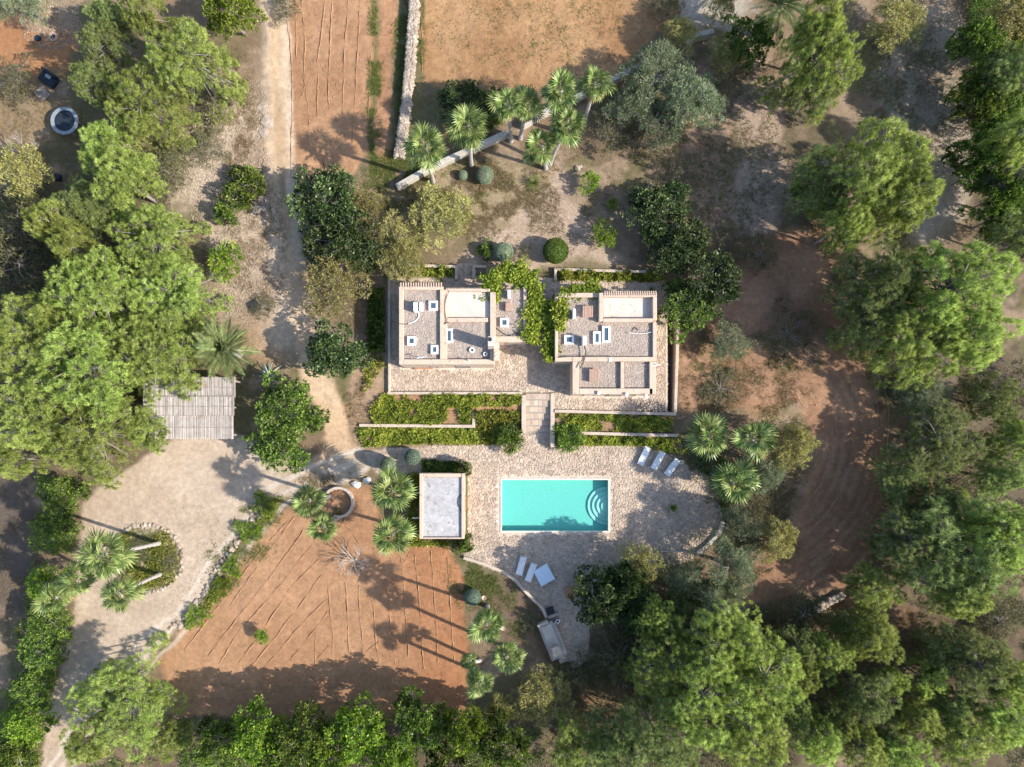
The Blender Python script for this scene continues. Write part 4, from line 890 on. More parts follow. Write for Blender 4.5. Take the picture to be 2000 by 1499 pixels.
def trunk_mesh(seed, cs, Hc, r0, mat='bark', multi=False, name='trunk'):
    rr = random.Random(seed); b = MB(); fork = Vector((rr.uniform(-.3, .3), rr.uniform(-.3, .3), Hc * .42))
    b.tube([(0, 0, -.2), (fork.x * .5, fork.y * .5, Hc * .2), fork], [r0, r0 * .8, r0 * .62], 8)
    top = Vector((fork.x * 1.5, fork.y * 1.5, Hc * .72)); b.tube([fork, top], [r0 * .6, r0 * .3], 6)
    for c in cs:
        c = Vector(c); s = fork.lerp(top, rr.random()); mid = s.lerp(c, .5) + Vector((rr.uniform(-.2, .2), rr.uniform(-.2, .2), rr.uniform(-.1, .35)))
        b.tube([s, mid, c, c + (c - mid) * .25], [r0 * .28, r0 * .18, r0 * .09, r0 * .03], 4)
        for k in range(7):
            q = c + Vector((rr.uniform(-1, 1), rr.uniform(-1, 1), rr.uniform(-.1, .75))) * 1.05; b.tube([mid.lerp(c, rr.uniform(.4, 1)), q], [r0 * .1, r0 * .02], 3, cap=False)
    me = b.mesh(name, mat)
    for p in me.polygons: p.use_smooth = True
    return me
KINDS = {}   # name -> list of (crown mesh, trunk mesh, R, Hc)
def make_kind(name, mat, R, Hc, variants, r0, seed, bark='bark', **kw):
    L = []
    for v in range(variants):
        V, F, T, cs = crown(seed + v * 17, R, Hc, **kw)
        L.append((npmesh('crown', V, F, mat, tint=T), trunk_mesh(seed + v, cs, Hc, r0, bark), R, Hc))
    KINDS[name] = L
make_kind('pine_big', 'pine', 5.0, 8.0, 4, .28, 100, nclump=50, cr=1.25, nsprig=34, sr=.28, nleaf=50, ll=.22, lw=.042, dome=.42, quad=False, gap=.08, deep=1.0)
make_kind('pine', 'pine', 3.0, 6.5, 3, .2, 200, nclump=25, cr=1.05, nsprig=32, sr=.27, nleaf=50, ll=.21, lw=.042, dome=.5, quad=False, gap=.08, deep=1.0)
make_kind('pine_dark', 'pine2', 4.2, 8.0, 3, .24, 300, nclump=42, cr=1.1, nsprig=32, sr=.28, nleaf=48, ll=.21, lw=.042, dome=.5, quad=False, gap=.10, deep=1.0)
make_kind('broad', 'broad', 2.6, 4.6, 3, .16, 400, nclump=20, cr=.85, nsprig=26, sr=.26, nleaf=16, ll=.20, lw=.13, dome=.6)
make_kind('lime', 'lime', 2.6, 4.6, 2, .16, 450, nclump=20, cr=.85, nsprig=26, sr=.26, nleaf=16, ll=.20, lw=.12, dome=.6)
make_kind('carob', 'carob', 2.8, 4.6, 3, .18, 500, nclump=26, cr=.8, nsprig=24, sr=.24, nleaf=15, ll=.22, lw=.14, dome=.6, out=1.3)
make_kind('olive', 'olive', 2.7, 4.6, 3, .2, 600, nclump=20, cr=.9, nsprig=30, sr=.34, nleaf=24, ll=.19, lw=.05, dome=.55)
make_kind('almond', 'almond', 2.4, 4.0, 3, .12, 700, nclump=20, cr=.9, nsprig=30, sr=.32, nleaf=20, ll=.17, lw=.07, dome=.5, gap=.15)
make_kind('scrub', 'scrub', 2.0, 1.6, 3, .07, 800, nclump=14, cr=.75, nsprig=18, sr=.3, nleaf=15, ll=.17, lw=.05, dome=.35, gap=.2)
make_kind('bush', 'broad', 1.4, 1.6, 2, .08, 850, nclump=10, cr=.6, nsprig=22, sr=.22, nleaf=14, ll=.18, lw=.11, dome=.5)
make_kind('citrus', 'citrus', 1.0, 1.9, 2, .07, 900, nclump=8, cr=.5, nsprig=20, sr=.2, nleaf=13, ll=.15, lw=.09, dome=.6)
make_kind('oleander', 'broad', 1.3, 1.9, 2, .06, 950, nclump=9, cr=.6, nsprig=24, sr=.34, nleaf=16, ll=.30, lw=.07, dome=.6)
make_kind('cushion', 'lime', 1.6, .9, 2, .05, 980, nclump=12, cr=.6, nsprig=22, sr=.22, nleaf=14, ll=.15, lw=.07, dome=.3)
NC = {}
SPEC = {'cushion': ('cushion_shrub', 'bush', 'cushion shrubs'), 'pine_big': ('pine_tree', 'tree', 'pines'), 'pine': ('pine_tree', 'tree', 'pines'), 'pine_dark': ('pine_tree', 'tree', 'pines'), 'broad': ('broadleaf_tree', 'tree', 'broadleaf trees'), 'lime': ('broadleaf_tree', 'tree', 'broadleaf trees'),
        'carob': ('carob_tree', 'tree', 'carob trees'), 'olive': ('olive_tree', 'tree', 'olive trees'), 'almond': ('almond_tree', 'tree', 'yellowish trees'), 'scrub': ('scrub_bush', 'bush', 'scrub bushes'), 'bush': ('green_bush', 'bush', 'green bushes'),
        'citrus': ('citrus_tree', 'small tree', 'citrus trees'), 'oleander': ('oleander_bush', 'bush', 'oleanders')}
def tree(kind, px, py, rpx, h, label, sq=1.0, name=None):
    """apparent crown centre and radius in photo pixels, height h in metres"""
    nm, cat, grp = SPEC[kind]; k = NC.get(kind, 0); NC[kind] = k + 1
    cm, tm, R, Hc = KINDS[kind][k % len(KINDS[kind])]
    x, y = g(px, py, h * .72); z = tz(x, y); s = rpx / 20 * (H - h * .75) / H / R / (1.05 if kind.startswith('pine') else 1.0)
    root = empty(name or nm, (x, y, z), R_.uniform(0, 6.28), label, cat, grp); root.scale = (s, s * sq, h / Hc)
    link('crown', cm, root); link('trunk', tm, root); return root
T_ = [
 # pines beside the trampoline and the track
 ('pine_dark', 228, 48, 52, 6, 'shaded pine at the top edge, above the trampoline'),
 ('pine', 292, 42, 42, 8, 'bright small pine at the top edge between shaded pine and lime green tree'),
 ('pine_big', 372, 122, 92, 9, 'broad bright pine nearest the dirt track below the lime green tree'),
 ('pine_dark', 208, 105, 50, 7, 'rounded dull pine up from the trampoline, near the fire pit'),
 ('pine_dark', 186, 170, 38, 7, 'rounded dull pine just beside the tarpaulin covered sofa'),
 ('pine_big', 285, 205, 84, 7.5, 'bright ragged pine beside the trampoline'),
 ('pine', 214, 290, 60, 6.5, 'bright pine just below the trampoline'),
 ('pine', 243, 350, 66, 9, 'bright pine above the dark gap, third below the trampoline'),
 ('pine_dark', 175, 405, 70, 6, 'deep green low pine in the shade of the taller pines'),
 ('pine', 112, 440, 42, 9, 'slim pine leaning over the dark gap, upper one'),
 ('pine', 150, 492, 44, 9, 'slim pine leaning over the dark gap, lower one'),
 ('pine_big', 300, 470, 88, 7, 'loose yellowish pine beside the stony ground'),
 ('pine_big', 190, 575, 100, 9.5, 'dense bright pine in the big grove, uppermost of its middle'),
 ('pine_big', 340, 570, 92, 7, 'pale green pine on the grove edge by the yellow green bush'),
 ('pine_big', 60, 660, 98, 9.5, 'bright pine of the big grove at the photo edge'),
 ('pine_big', 165, 720, 112, 9.5, 'largest pine in the middle of the big grove'),
 ('pine_big', 300, 690, 100, 7.5, 'pine whose crown hangs over the reed carport roof'),
 ('pine_big', 60, 810, 102, 9.5, 'lowest edge pine of the big grove'),
 ('pine_big', 175, 850, 98, 8.5, 'grove pine nearest the driveway'),
 ('pine', 285, 835, 48, 5, 'small pine between the carport and the driveway'),
 ('pine', 20, 900, 40, 8, 'small pine cut by the photo edge above the shaded strip'),
 ('pine_big', 228, 1375, 108, 7.5, 'solitary bright pine at the foot of the driveway'),
 ('pine', 165, 1455, 50, 7, 'small bright pine hugging the solitary driveway pine'),
 ('pine', 330, 1450, 42, 5, 'small pine between the driveway pine and the broadleaf row'),
 # other trees, trampoline side
 ('lime', 455, 28, 56, 5.5, 'glossy lime green tree beside the track at the top edge'),
 ('scrub', 32, 162, 50, 2.2, 'dome shaped olive green bush beside the covered sofa'),
 ('olive', 50, 8, 50, 4, 'soft green tree cut by the top corner'),
 ('almond', 45, 345, 52, 4.5, 'yellow leaved tree beneath the bare branches, below the trampoline'),
 ('scrub', 45, 430, 75, 4.5, 'dark grey green tree by the dark gap, upper one'),
 ('scrub', 45, 520, 80, 4.5, 'dark grey green tree by the dark gap, lower one'),
 ('scrub', 325, 335, 52, 2, 'thin olive scrub between pine and stony ground'),
 ('scrub', 405, 285, 42, 1.2, 'sparse low scrub on stony ground above the twin green bushes'),
 ('bush', 481, 368, 40, 2.6, 'dark green bush by the track, larger of a pair'),
 ('bush', 446, 419, 29, 2, 'dark green bush by the track, smaller of a pair'),
 ('citrus', 443, 510, 34, 2.6, 'yellow green bush at the edge of the pale pine'),
 ('scrub', 520, 600, 26, 0.7, 'low dry scrub next to the dark pallet'),
 ('scrub', 560, 20, 30, 1.5, 'grey scrub at the head of the ploughed field'),
 # between track and houses
 ('carob', 640, 400, 74, 5, 'large dark carob directly below the ploughed field, upper half'),
 ('carob', 668, 470, 74, 5, 'large dark carob below the ploughed field, lower half'),
 ('almond', 720, 410, 34, 3.5, 'dull yellow green tree hugging the large dark carob'),
 ('almond', 655, 556, 62, 4.5, 'dull yellow tree between the large carob and the round carob'),
 ('almond', 775, 470, 48, 4, 'pale yellow tree beside the garden lawn and the large carob'),
 ('almond', 862, 432, 62, 4, 'wide yellow green tree on the garden lawn'),
 ('almond', 790, 512, 42, 3.5, 'yellow tree overhanging the planter wall corner'),
 ('carob', 655, 685, 62, 4.8, 'perfectly round carob between the track and the house'),
 ('broad', 560, 800, 66, 4.5, 'loose leafy tree beside the carport, upper half'),
 ('broad', 545, 865, 62, 4.5, 'loose leafy tree beside the carport, lower half'),
 # behind the houses
 ('carob', 905, 205, 50, 3.2, 'dark shrub behind the boundary wall and palms'),
 ('bush', 945, 215, 42, 2.8, 'dark green bush hidden behind the pair of fan palms'),
 ('olive', 1275, 155, 68, 5.5, 'tall grey green olive touching the boundary wall'),
 ('olive', 1345, 205, 66, 5.5, 'grey green olive, outermost crown of the olive group'),
 ('olive', 1235, 205, 50, 4.5, 'grey green olive nearest the palms'),
 ('olive', 1290, 240, 50, 4, 'lower grey green olive in the middle of the olive group'),
 ('scrub', 1190, 262, 44, 2.5, 'brownish green bush below the olives beside the leaning palm'),
 ('scrub', 1265, 285, 46, 2, 'dull bush in the shade below the olives'),
 ('almond', 1326, 78, 34, 3.5, 'yellow bush rising over the boundary wall'),
 ('almond', 1410, 112, 36, 3.5, 'yellowish bush beyond the end of the boundary wall'),
 ('almond', 1405, 10, 30, 4, 'yellowish tree in the shade at the top edge'),
 ('broad', 1462, 82, 52, 4.5, 'dark green tree below the date palm at the top edge'),
 ('scrub', 1300, 20, 34, 2, 'dark low bush at the top edge beside the stubble field'),
 ('scrub', 1330, 345, 44, 1.4, 'low dark scrub above the light tipped shrub'),
 ('carob', 1278, 430, 62, 4, 'light tipped dark shrub, uppermost behind the trench house'),
 ('carob', 1330, 470, 56, 4.2, 'dark shrub beside the light tipped one behind the trench house'),
 ('carob', 1310, 395, 42, 3.2, 'dark green shrub on top of the light tipped shrub'),
 ('carob', 1385, 560, 68, 4.5, 'round dark tree at the corner of the trench house'),
 ('broad', 1340, 605, 56, 4, 'dark green tree overhanging the top of the trench'),
 ('carob', 1300, 500, 46, 3.6, 'dark shrub overhanging the planter wall end'),
 ('scrub', 1482, 500, 42, 2.2, 'dark round shrub alone on the brown track'),
 ('scrub', 1425, 470, 36, 1.2, 'thin grey scrub beside the dark round shrub'),
 ('olive', 1418, 672, 42, 2.8, 'grey green conical shrub on the dry grass'),
 ('scrub', 1540, 665, 66, 1.8, 'wide olive brown scrub inside the curved track'),
 ('scrub', 1400, 760, 44, 0.9, 'low dark scrub on the orange dry grass'),
 ('scrub', 1365, 650, 34, 1.2, 'dull low scrub just outside the trench wall'),
 # far side pines
 ('pine_big', 1608, 110, 88, 11.3, 'tall pine beside the date palm at the top edge'),
 ('pine', 1600, 45, 50, 11.3, 'bright pine tip touching the top edge by the date palm'),
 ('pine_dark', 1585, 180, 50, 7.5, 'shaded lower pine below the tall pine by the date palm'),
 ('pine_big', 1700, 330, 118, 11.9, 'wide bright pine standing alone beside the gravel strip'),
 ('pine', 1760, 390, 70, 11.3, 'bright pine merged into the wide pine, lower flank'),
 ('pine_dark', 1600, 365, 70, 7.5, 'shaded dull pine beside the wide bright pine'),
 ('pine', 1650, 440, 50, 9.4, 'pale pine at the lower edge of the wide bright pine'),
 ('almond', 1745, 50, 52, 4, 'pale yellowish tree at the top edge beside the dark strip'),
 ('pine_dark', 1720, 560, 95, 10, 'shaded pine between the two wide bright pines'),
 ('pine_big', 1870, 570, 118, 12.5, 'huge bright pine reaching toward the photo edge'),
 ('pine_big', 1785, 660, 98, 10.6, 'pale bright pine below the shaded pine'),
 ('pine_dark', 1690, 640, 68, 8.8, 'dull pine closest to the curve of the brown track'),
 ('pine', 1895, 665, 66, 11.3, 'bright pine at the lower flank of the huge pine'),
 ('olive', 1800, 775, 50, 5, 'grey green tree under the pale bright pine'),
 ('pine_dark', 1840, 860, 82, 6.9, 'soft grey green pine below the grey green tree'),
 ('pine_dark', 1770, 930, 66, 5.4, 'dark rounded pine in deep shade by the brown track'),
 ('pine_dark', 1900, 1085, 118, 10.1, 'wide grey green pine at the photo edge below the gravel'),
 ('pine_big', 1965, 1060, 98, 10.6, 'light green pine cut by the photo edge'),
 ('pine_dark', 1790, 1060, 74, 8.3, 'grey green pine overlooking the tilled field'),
 ('pine', 1880, 1160, 62, 9.5, 'pale pine lobe hanging below the wide grey green pine'),
 ('pine', 1720, 1150, 56, 5.4, 'low pine between stone rubble and the grey green pine'),
 # edge beyond the gravel strip
 ('broad', 1905, 90, 52, 6.8, 'dark tree of the shaded row, topmost'), ('broad', 1905, 190, 54, 6.8, 'dark tree of the shaded row, second from the top'), ('broad', 1925, 290, 50, 6.8, 'dark tree of the shaded row, third from the top'),
 ('almond', 1972, 40, 66, 6, 'pale olive tree in the top corner'), ('pine_dark', 1975, 150, 70, 8.2, 'soft dull pine at the photo edge below the pale olive tree'),
 ('pine', 1975, 280, 50, 10, 'bright pine at the photo edge beside the dark row'), ('olive', 1970, 350, 50, 5.5, 'grey green crown at the photo edge above the black shade'), ('pine_dark', 1985, 460, 52, 7.5, 'dull pine at the photo edge beside the huge pine'),
 ('scrub', 1990, 780, 60, 3, 'dim scrub at the photo edge below the huge pine'), ('pine', 1992, 860, 50, 7.5, 'pine at the photo edge above the wide grey green pine'),
 # round the pool end
 ('almond', 1545, 870, 48, 6.8, 'yellow green tree behind the two pool palms'), ('olive', 1500, 920, 44, 5.2, 'dull green tree under the yellow green one'), ('olive', 1450, 1030, 52, 6, 'olive green tree beside the short curved wall'),
 ('almond', 1515, 1055, 42, 6.8, 'yellowish tree on the edge of the tilled field'), ('olive', 1430, 1110, 62, 6.8, 'pale olive tree below the short curved wall'), ('olive', 1340, 1135, 46, 5.2, 'grey green olive under the grey kerb'),
 ('scrub', 1470, 985, 42, 3, 'dark scrub at the foot of the lowest pool palm'), ('olive', 1400, 1185, 56, 7.5, 'olive tree between the olives and the great pine'),
 ('almond', 1258, 1108, 48, 5.2, 'yellowish olive beside the dark carobs'),
 ('carob', 1172, 1170, 58, 6.8, 'dark carob over the wooden table'), ('carob', 1225, 1135, 46, 6.8, 'dark carob between the table carob and the yellowish olive'), ('carob', 1245, 1190, 50, 5.4, 'darkest carob in deep shade behind the table'),
 # great pine and woods
 ('pine', 1280, 1205, 46, 7.7, 'small dull pine above the great pine'), ('pine_big', 1400, 1250, 104, 10.6, 'great pine, upper crown near the olives'), ('pine_big', 1490, 1330, 100, 10.6, 'great pine, crown facing the round trees'),
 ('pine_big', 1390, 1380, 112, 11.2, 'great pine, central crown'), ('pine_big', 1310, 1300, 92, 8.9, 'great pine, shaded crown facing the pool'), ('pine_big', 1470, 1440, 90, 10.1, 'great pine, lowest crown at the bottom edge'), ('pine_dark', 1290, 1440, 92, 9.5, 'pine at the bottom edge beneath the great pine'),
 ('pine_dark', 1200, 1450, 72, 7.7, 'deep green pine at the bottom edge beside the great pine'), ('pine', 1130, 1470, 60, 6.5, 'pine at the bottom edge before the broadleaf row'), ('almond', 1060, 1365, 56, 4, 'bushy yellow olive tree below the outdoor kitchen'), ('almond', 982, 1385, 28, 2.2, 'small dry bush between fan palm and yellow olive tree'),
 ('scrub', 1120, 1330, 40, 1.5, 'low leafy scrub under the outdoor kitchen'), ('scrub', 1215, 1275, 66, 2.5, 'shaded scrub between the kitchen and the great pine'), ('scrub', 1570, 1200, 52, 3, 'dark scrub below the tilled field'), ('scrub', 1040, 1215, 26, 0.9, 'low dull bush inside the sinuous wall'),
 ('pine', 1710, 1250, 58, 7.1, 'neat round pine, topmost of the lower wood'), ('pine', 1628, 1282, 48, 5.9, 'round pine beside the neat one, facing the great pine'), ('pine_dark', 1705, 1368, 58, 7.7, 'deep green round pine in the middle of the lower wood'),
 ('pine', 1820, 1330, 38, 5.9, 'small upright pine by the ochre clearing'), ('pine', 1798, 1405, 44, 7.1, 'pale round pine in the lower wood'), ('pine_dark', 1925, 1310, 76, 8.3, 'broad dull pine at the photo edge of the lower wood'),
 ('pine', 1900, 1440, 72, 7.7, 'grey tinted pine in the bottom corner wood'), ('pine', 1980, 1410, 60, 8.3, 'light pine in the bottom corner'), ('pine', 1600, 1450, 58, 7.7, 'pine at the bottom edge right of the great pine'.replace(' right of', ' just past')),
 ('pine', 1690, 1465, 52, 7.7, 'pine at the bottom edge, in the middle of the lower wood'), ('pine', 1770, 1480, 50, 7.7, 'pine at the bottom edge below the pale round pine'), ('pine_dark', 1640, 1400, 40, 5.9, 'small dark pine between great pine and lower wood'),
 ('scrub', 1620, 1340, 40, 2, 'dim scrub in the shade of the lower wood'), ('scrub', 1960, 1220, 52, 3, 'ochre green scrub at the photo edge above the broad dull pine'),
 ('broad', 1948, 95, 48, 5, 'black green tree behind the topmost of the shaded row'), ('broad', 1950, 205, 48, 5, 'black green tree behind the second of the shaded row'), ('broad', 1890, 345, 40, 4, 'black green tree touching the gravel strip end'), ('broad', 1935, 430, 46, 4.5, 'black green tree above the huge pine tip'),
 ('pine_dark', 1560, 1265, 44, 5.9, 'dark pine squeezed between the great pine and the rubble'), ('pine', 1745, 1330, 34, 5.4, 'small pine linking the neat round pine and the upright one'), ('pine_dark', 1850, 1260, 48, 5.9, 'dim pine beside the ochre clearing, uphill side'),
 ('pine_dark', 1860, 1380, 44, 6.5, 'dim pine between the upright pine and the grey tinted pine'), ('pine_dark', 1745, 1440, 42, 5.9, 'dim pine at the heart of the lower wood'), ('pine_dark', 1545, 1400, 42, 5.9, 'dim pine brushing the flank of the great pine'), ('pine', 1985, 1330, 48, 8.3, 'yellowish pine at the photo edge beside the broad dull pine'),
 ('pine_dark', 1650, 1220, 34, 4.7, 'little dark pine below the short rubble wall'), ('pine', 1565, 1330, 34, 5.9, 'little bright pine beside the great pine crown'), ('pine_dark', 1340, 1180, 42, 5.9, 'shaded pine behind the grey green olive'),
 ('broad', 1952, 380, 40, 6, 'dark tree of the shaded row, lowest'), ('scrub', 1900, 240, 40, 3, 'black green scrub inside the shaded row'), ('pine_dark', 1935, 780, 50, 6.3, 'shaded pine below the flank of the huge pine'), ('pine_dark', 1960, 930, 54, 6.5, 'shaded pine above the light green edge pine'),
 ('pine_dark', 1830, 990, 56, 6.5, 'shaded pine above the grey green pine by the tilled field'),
 # broadleaf row along the bottom edge
 ('broad', 425, 1455, 50, 6.3, 'first tree of the bottom row, nearest the driveway pine'), ('lime', 495, 1440, 60, 7, 'second tree of the bottom row, bright and full'), ('broad', 590, 1440, 58, 7, 'third tree of the bottom row'),
 ('lime', 700, 1432, 62, 7, 'fourth tree of the bottom row, wide and bright'), ('broad', 815, 1418, 58, 7, 'fifth tree of the bottom row, its top reaching up into the field shade'), ('lime', 905, 1435, 50, 7, 'sixth tree of the bottom row'),
 ('broad', 985, 1465, 54, 7, 'seventh tree of the bottom row, near the yellow olive tree'), ('lime', 640, 1490, 50, 6.3, 'front tree of the bottom row below the gap of third and fourth'), ('lime', 760, 1490, 50, 6.3, 'front tree of the bottom row below the gap of fourth and fifth'), ('broad', 540, 1492, 48, 6.3, 'front tree of the bottom row below the gap of second and third'),
 ('broad', 870, 1495, 48, 6.3, 'front tree of the bottom row below the fifth and sixth'),
 # hedge of trees beside the driveway
 ('broad', 118, 975, 44, 3, 'hedge tree beside the driveway, first below the pine grove'), ('broad', 108, 1040, 42, 3, 'hedge tree beside the driveway, second below the grove'), ('lime', 92, 1145, 46, 3.5, 'hedge tree behind the outer driveway palm'),
 ('broad', 90, 1210, 46, 3.5, 'hedge tree below the outer driveway palm'), ('broad', 76, 1275, 46, 3.5, 'hedge tree beside the shaded drive, fifth'), ('broad', 62, 1345, 46, 3.5, 'hedge tree beside the shaded drive, sixth'), ('lime', 48, 1415, 46, 4.9, 'hedge tree beside the shaded drive, seventh'), ('broad', 30, 1480, 44, 4.9, 'hedge tree in the bottom corner, last of the row'),
 # small garden plants
 ('citrus', 1150, 363, 19, 1.8, 'small citrus by the garden path, nearest the boulder'), ('citrus', 1193, 403, 11, 1, 'tiny citrus seedling between the two citrus bushes'), ('citrus', 1176, 461, 24, 2.2, 'round yellow tipped citrus above the planter wall'),
 ('bush', 950, 495, 20, 1.2, 'dark bush beside the clipped grey ball'), ('scrub', 1020, 497, 19, 1.2, 'brown green bush on the path side of the grey ball'), ('citrus', 512, 1242, 15, 1.6, 'lone young citrus in the middle of the ploughed field'),
 ('oleander', 997, 856, 27, 1.8, 'oleander at the foot of the steps, flower bed side'), ('oleander', 1110, 857, 27, 1.8, 'oleander at the foot of the steps, lounger side'),
 ('bush', 904, 920, 17, 2.9, 'climbing shrub on the upper corner of the pool shed'), ('bush', 907, 1062, 22, 2.8, 'climbing shrub on the lower corner of the pool shed'),
 ('scrub', 1330, 870, 30, 0.7, 'low green shrub beside the bed end near the pool palms'), ('scrub', 1380, 905, 40, 0.8, 'low dark shrub between the pool palms'), ('scrub', 1402, 965, 24, 0.7, 'low dark shrub hugging the terrace edge below the palms'),
 ('cushion', 515, 990, 27.3, 0.8, 'green cushion shrub in the edging, topmost'), ('cushion', 485, 1035, 25.2, 0.8, 'green cushion shrub in the edging, second'), ('cushion', 452, 1108, 21, 0.7, 'green cushion shrub in the edging, third'), ('cushion', 425, 1150, 23.1, 0.7, 'green cushion shrub in the edging, fourth'), ('cushion', 383, 1205, 25.2, 0.7, 'green cushion shrub in the edging, fifth'),
 ('scrub', 1060, 310, 22, 0.6, 'low grass green shrub at the foot of the leaning palms'), ('scrub', 858, 382, 11, 0.7, 'very small dark bush on the garden lawn'),
 ('scrub', 330, 1095, 26, 0.4, 'flat creeping shrub in the stone ringed bed, outer'), ('scrub', 270, 1070, 24, 0.4, 'flat creeping shrub in the stone ringed bed, inner'),
]
for t in T_: tree(*t)

# clipped balls
def ballmesh(seed, mat, n=7000):
    rs = np.random.RandomState(seed); d = unit(rs.normal(size=(n, 3))); d = d[d[:, 2] > -.6]; n = len(d)
    P = d * rs.uniform(.93, 1.0, (n, 1)) * .93; D = unit(d + rs.normal(size=d.shape) * .6)
    V, F, T = leaves(P, D, np.full(n, .10), np.full(n, .05), np.clip(rs.normal(.5, .2, n), 0, 1), rs)
    return npmesh('foliage', V, F, mat, tint=T)
def corem(mat):
    b = MB(); n, m = 14, 8
    vs_ = [(.9 * math.cos(2 * PI * i / n) * math.sin(PI * (j + .5) / m), .9 * math.sin(2 * PI * i / n) * math.sin(PI * (j + .5) / m), .9 * math.cos(PI * (j + .5) / m)) for j in range(m) for i in range(n)]
    return b.add(vs_, [(j * n + i, (j + 1) * n + i, (j + 1) * n + (i + 1) % n, j * n + (i + 1) % n) for j in range(m - 1) for i in range(n)] + [tuple(range(n))]).mesh('core', mat)
BM = {k: (ballmesh(i, k), corem(k)) for i, k in enumerate(('ball', 'teal', 'broad'))}
def ball(px, py, rpx, label, kind='ball', zs_=.9, up=.9):
    r = rpx / 20; x, y = g(px, py, r * up); z = tz(x, y); root = empty('clipped_shrub', (x, y, z + r * up), 0, label, 'clipped shrub', 'clipped ball shrubs'); root.scale = (r, r, r * zs_)
    link('foliage', BM[kind][0], root); link('core', BM[kind][1], root)
    root2 = MB().tube([(0, 0, -1.0), (0, 0, -.5)], .12, 6).build('stem', 'bark', root)
ball(947, 349, 17, 'larger clipped grey green ball on the garden lawn'); ball(905, 349, 9.5, 'small clipped ball beside the larger one on the lawn')
ball(983, 498, 19.5, 'silvery clipped ball behind the vine pergola'); ball(1084, 495, 25, 'clipped green egg shaped bush above the planter wall corner', 'broad', .8)
ball(758, 908, 15.5, 'clipped cone shaped shrub sunlit beside the fan palm', 'ball', 1.7, 1.5); ball(806, 893, 16, 'clipped ball half in the shadow of the pool shed', 'teal', 1.2, 1.1)
ball(923, 1167, 17, 'dark teal clipped ball beside a terracotta pot', 'teal')

# beds of ground cover
def bed(name, poly, n, hgt, mat, label, ll=.28, lw=.08, seed=1, thin=None, cat='flower bed'):
    rs = np.random.RandomState(seed); A = np.array(poly, float); lo = A.min(0); hi = A.max(0); P = rs.uniform(lo, hi, (n * 2, 2))
    d = sdist(poly, P[:, 0], P[:, 1]); P = P[d > 0][:int(n * .62)]
    if thin is not None:
        c = fbm(P[:, 0], P[:, 1], seed + 3, 26, 3); P = P[c > thin]
    X = (P[:, 0] - 1000) / 20; Y = (749.5 - P[:, 1]) / 20; Z = terrain(X, Y); hh = hgt * rs.uniform(.1, 1.25, len(X)) * (.15 + 1.3 * sstep(.3, .7, fbm(P[:, 0], P[:, 1], seed, 9, 3)))
    # rosettes of blades
    m = 7; n_ = len(X); D = unit(np.stack([rs.normal(size=(n_, m)), rs.normal(size=(n_, m)), rs.uniform(.2, 1.4, (n_, m))], -1)); B = np.stack([X, Y, Z + hh], -1)[:, None] + np.zeros((1, m, 1))
    tn = np.clip(np.repeat(.15 + .6 * fbm(P[:, 0], P[:, 1], seed + 9, 24, 3) + rs.normal(size=n_) * .15, m) + rs.normal(size=n_ * m) * .22, 0, 1)
    V, F, T = leaves(B.reshape(-1, 3), D.reshape(-1, 3), ll * rs.uniform(.6, 1.3, n_ * m), lw * rs.uniform(.7, 1.3, n_ * m), tn, rs)
    o = link(name, npmesh(name, V, F, mat, tint=T)); tag(o, label, cat, kind='stuff'); return o
bed('flower_bed', [(752, 771), (1016, 771), (1016, 796), (921, 795), (921, 829), (735, 828), (725, 800)], 5200, .22, 'bed', 'wide green flower bed below the house terrace, beside the steps', seed=1, thin=.37)
bed('flower_bed', [(930, 803), (1016, 804), (1016, 845), (990, 868), (930, 868)], 1500, .22, 'bed', 'square shaded flower bed tucked into the stepped wall', seed=2)
bed('flower_bed', [(698, 836), (930, 840), (935, 866), (760, 868), (712, 873)], 3000, .22, 'bed', 'long narrow flower bed along the pool terrace', seed=3, thin=.33)
bed('flower_bed', [(1087, 811), (1316, 815), (1320, 843), (1125, 840), (1087, 838)], 2800, .22, 'bed', 'flower bed below the house next to the trench', seed=4, thin=.38)
bed('flower_bed', [(1130, 853), (1325, 857), (1345, 885), (1300, 882), (1250, 870), (1130, 869)], 1700, .3, 'bed', 'narrow flower bed behind the three loungers', seed=5)
bed('flower_bed', [(1090, 533), (1290, 537), (1290, 554), (1090, 552)], 1700, .35, 'bed', 'narrow planting strip inside the planter wall behind the trench house', seed=6)
bed('flower_bed', [(790, 524), (886, 527), (886, 544), (790, 543)], 900, .35, 'bed', 'small planting strip inside the angled planter wall', seed=7)
bed('flower_bed', [(724, 570), (752, 568), (754, 690), (722, 690)], 1700, .5, 'broad', 'shaded low hedge outside the house wall', .2, .1, seed=8)
bed('flower_bed', [(716, 700), (754, 698), (750, 830), (712, 828)], 700, .3, 'bed', 'sparse young plants on orange soil at the terrace corner', seed=9, thin=.5)
bed('flower_bed', [(826, 898), (900, 902), (900, 922), (826, 922)], 700, .4, 'broad', 'shaded green strip behind the pool shed', .2, .08, seed=10)
bed('flower_bed', [(800, 920), (817, 925), (817, 1056), (880, 1058), (880, 1068), (795, 1066)], 1000, .3, 'bed', 'green strip wrapping two sides of the pool shed', seed=11)
bed('flower_bed', [(1350, 905), (1385, 935), (1410, 1000), (1412, 1020), (1432, 1000), (1420, 900), (1370, 880)], 1500, .35, 'broad', 'dark green planting between the terrace edge and the pool palms', .2, .08, seed=12)

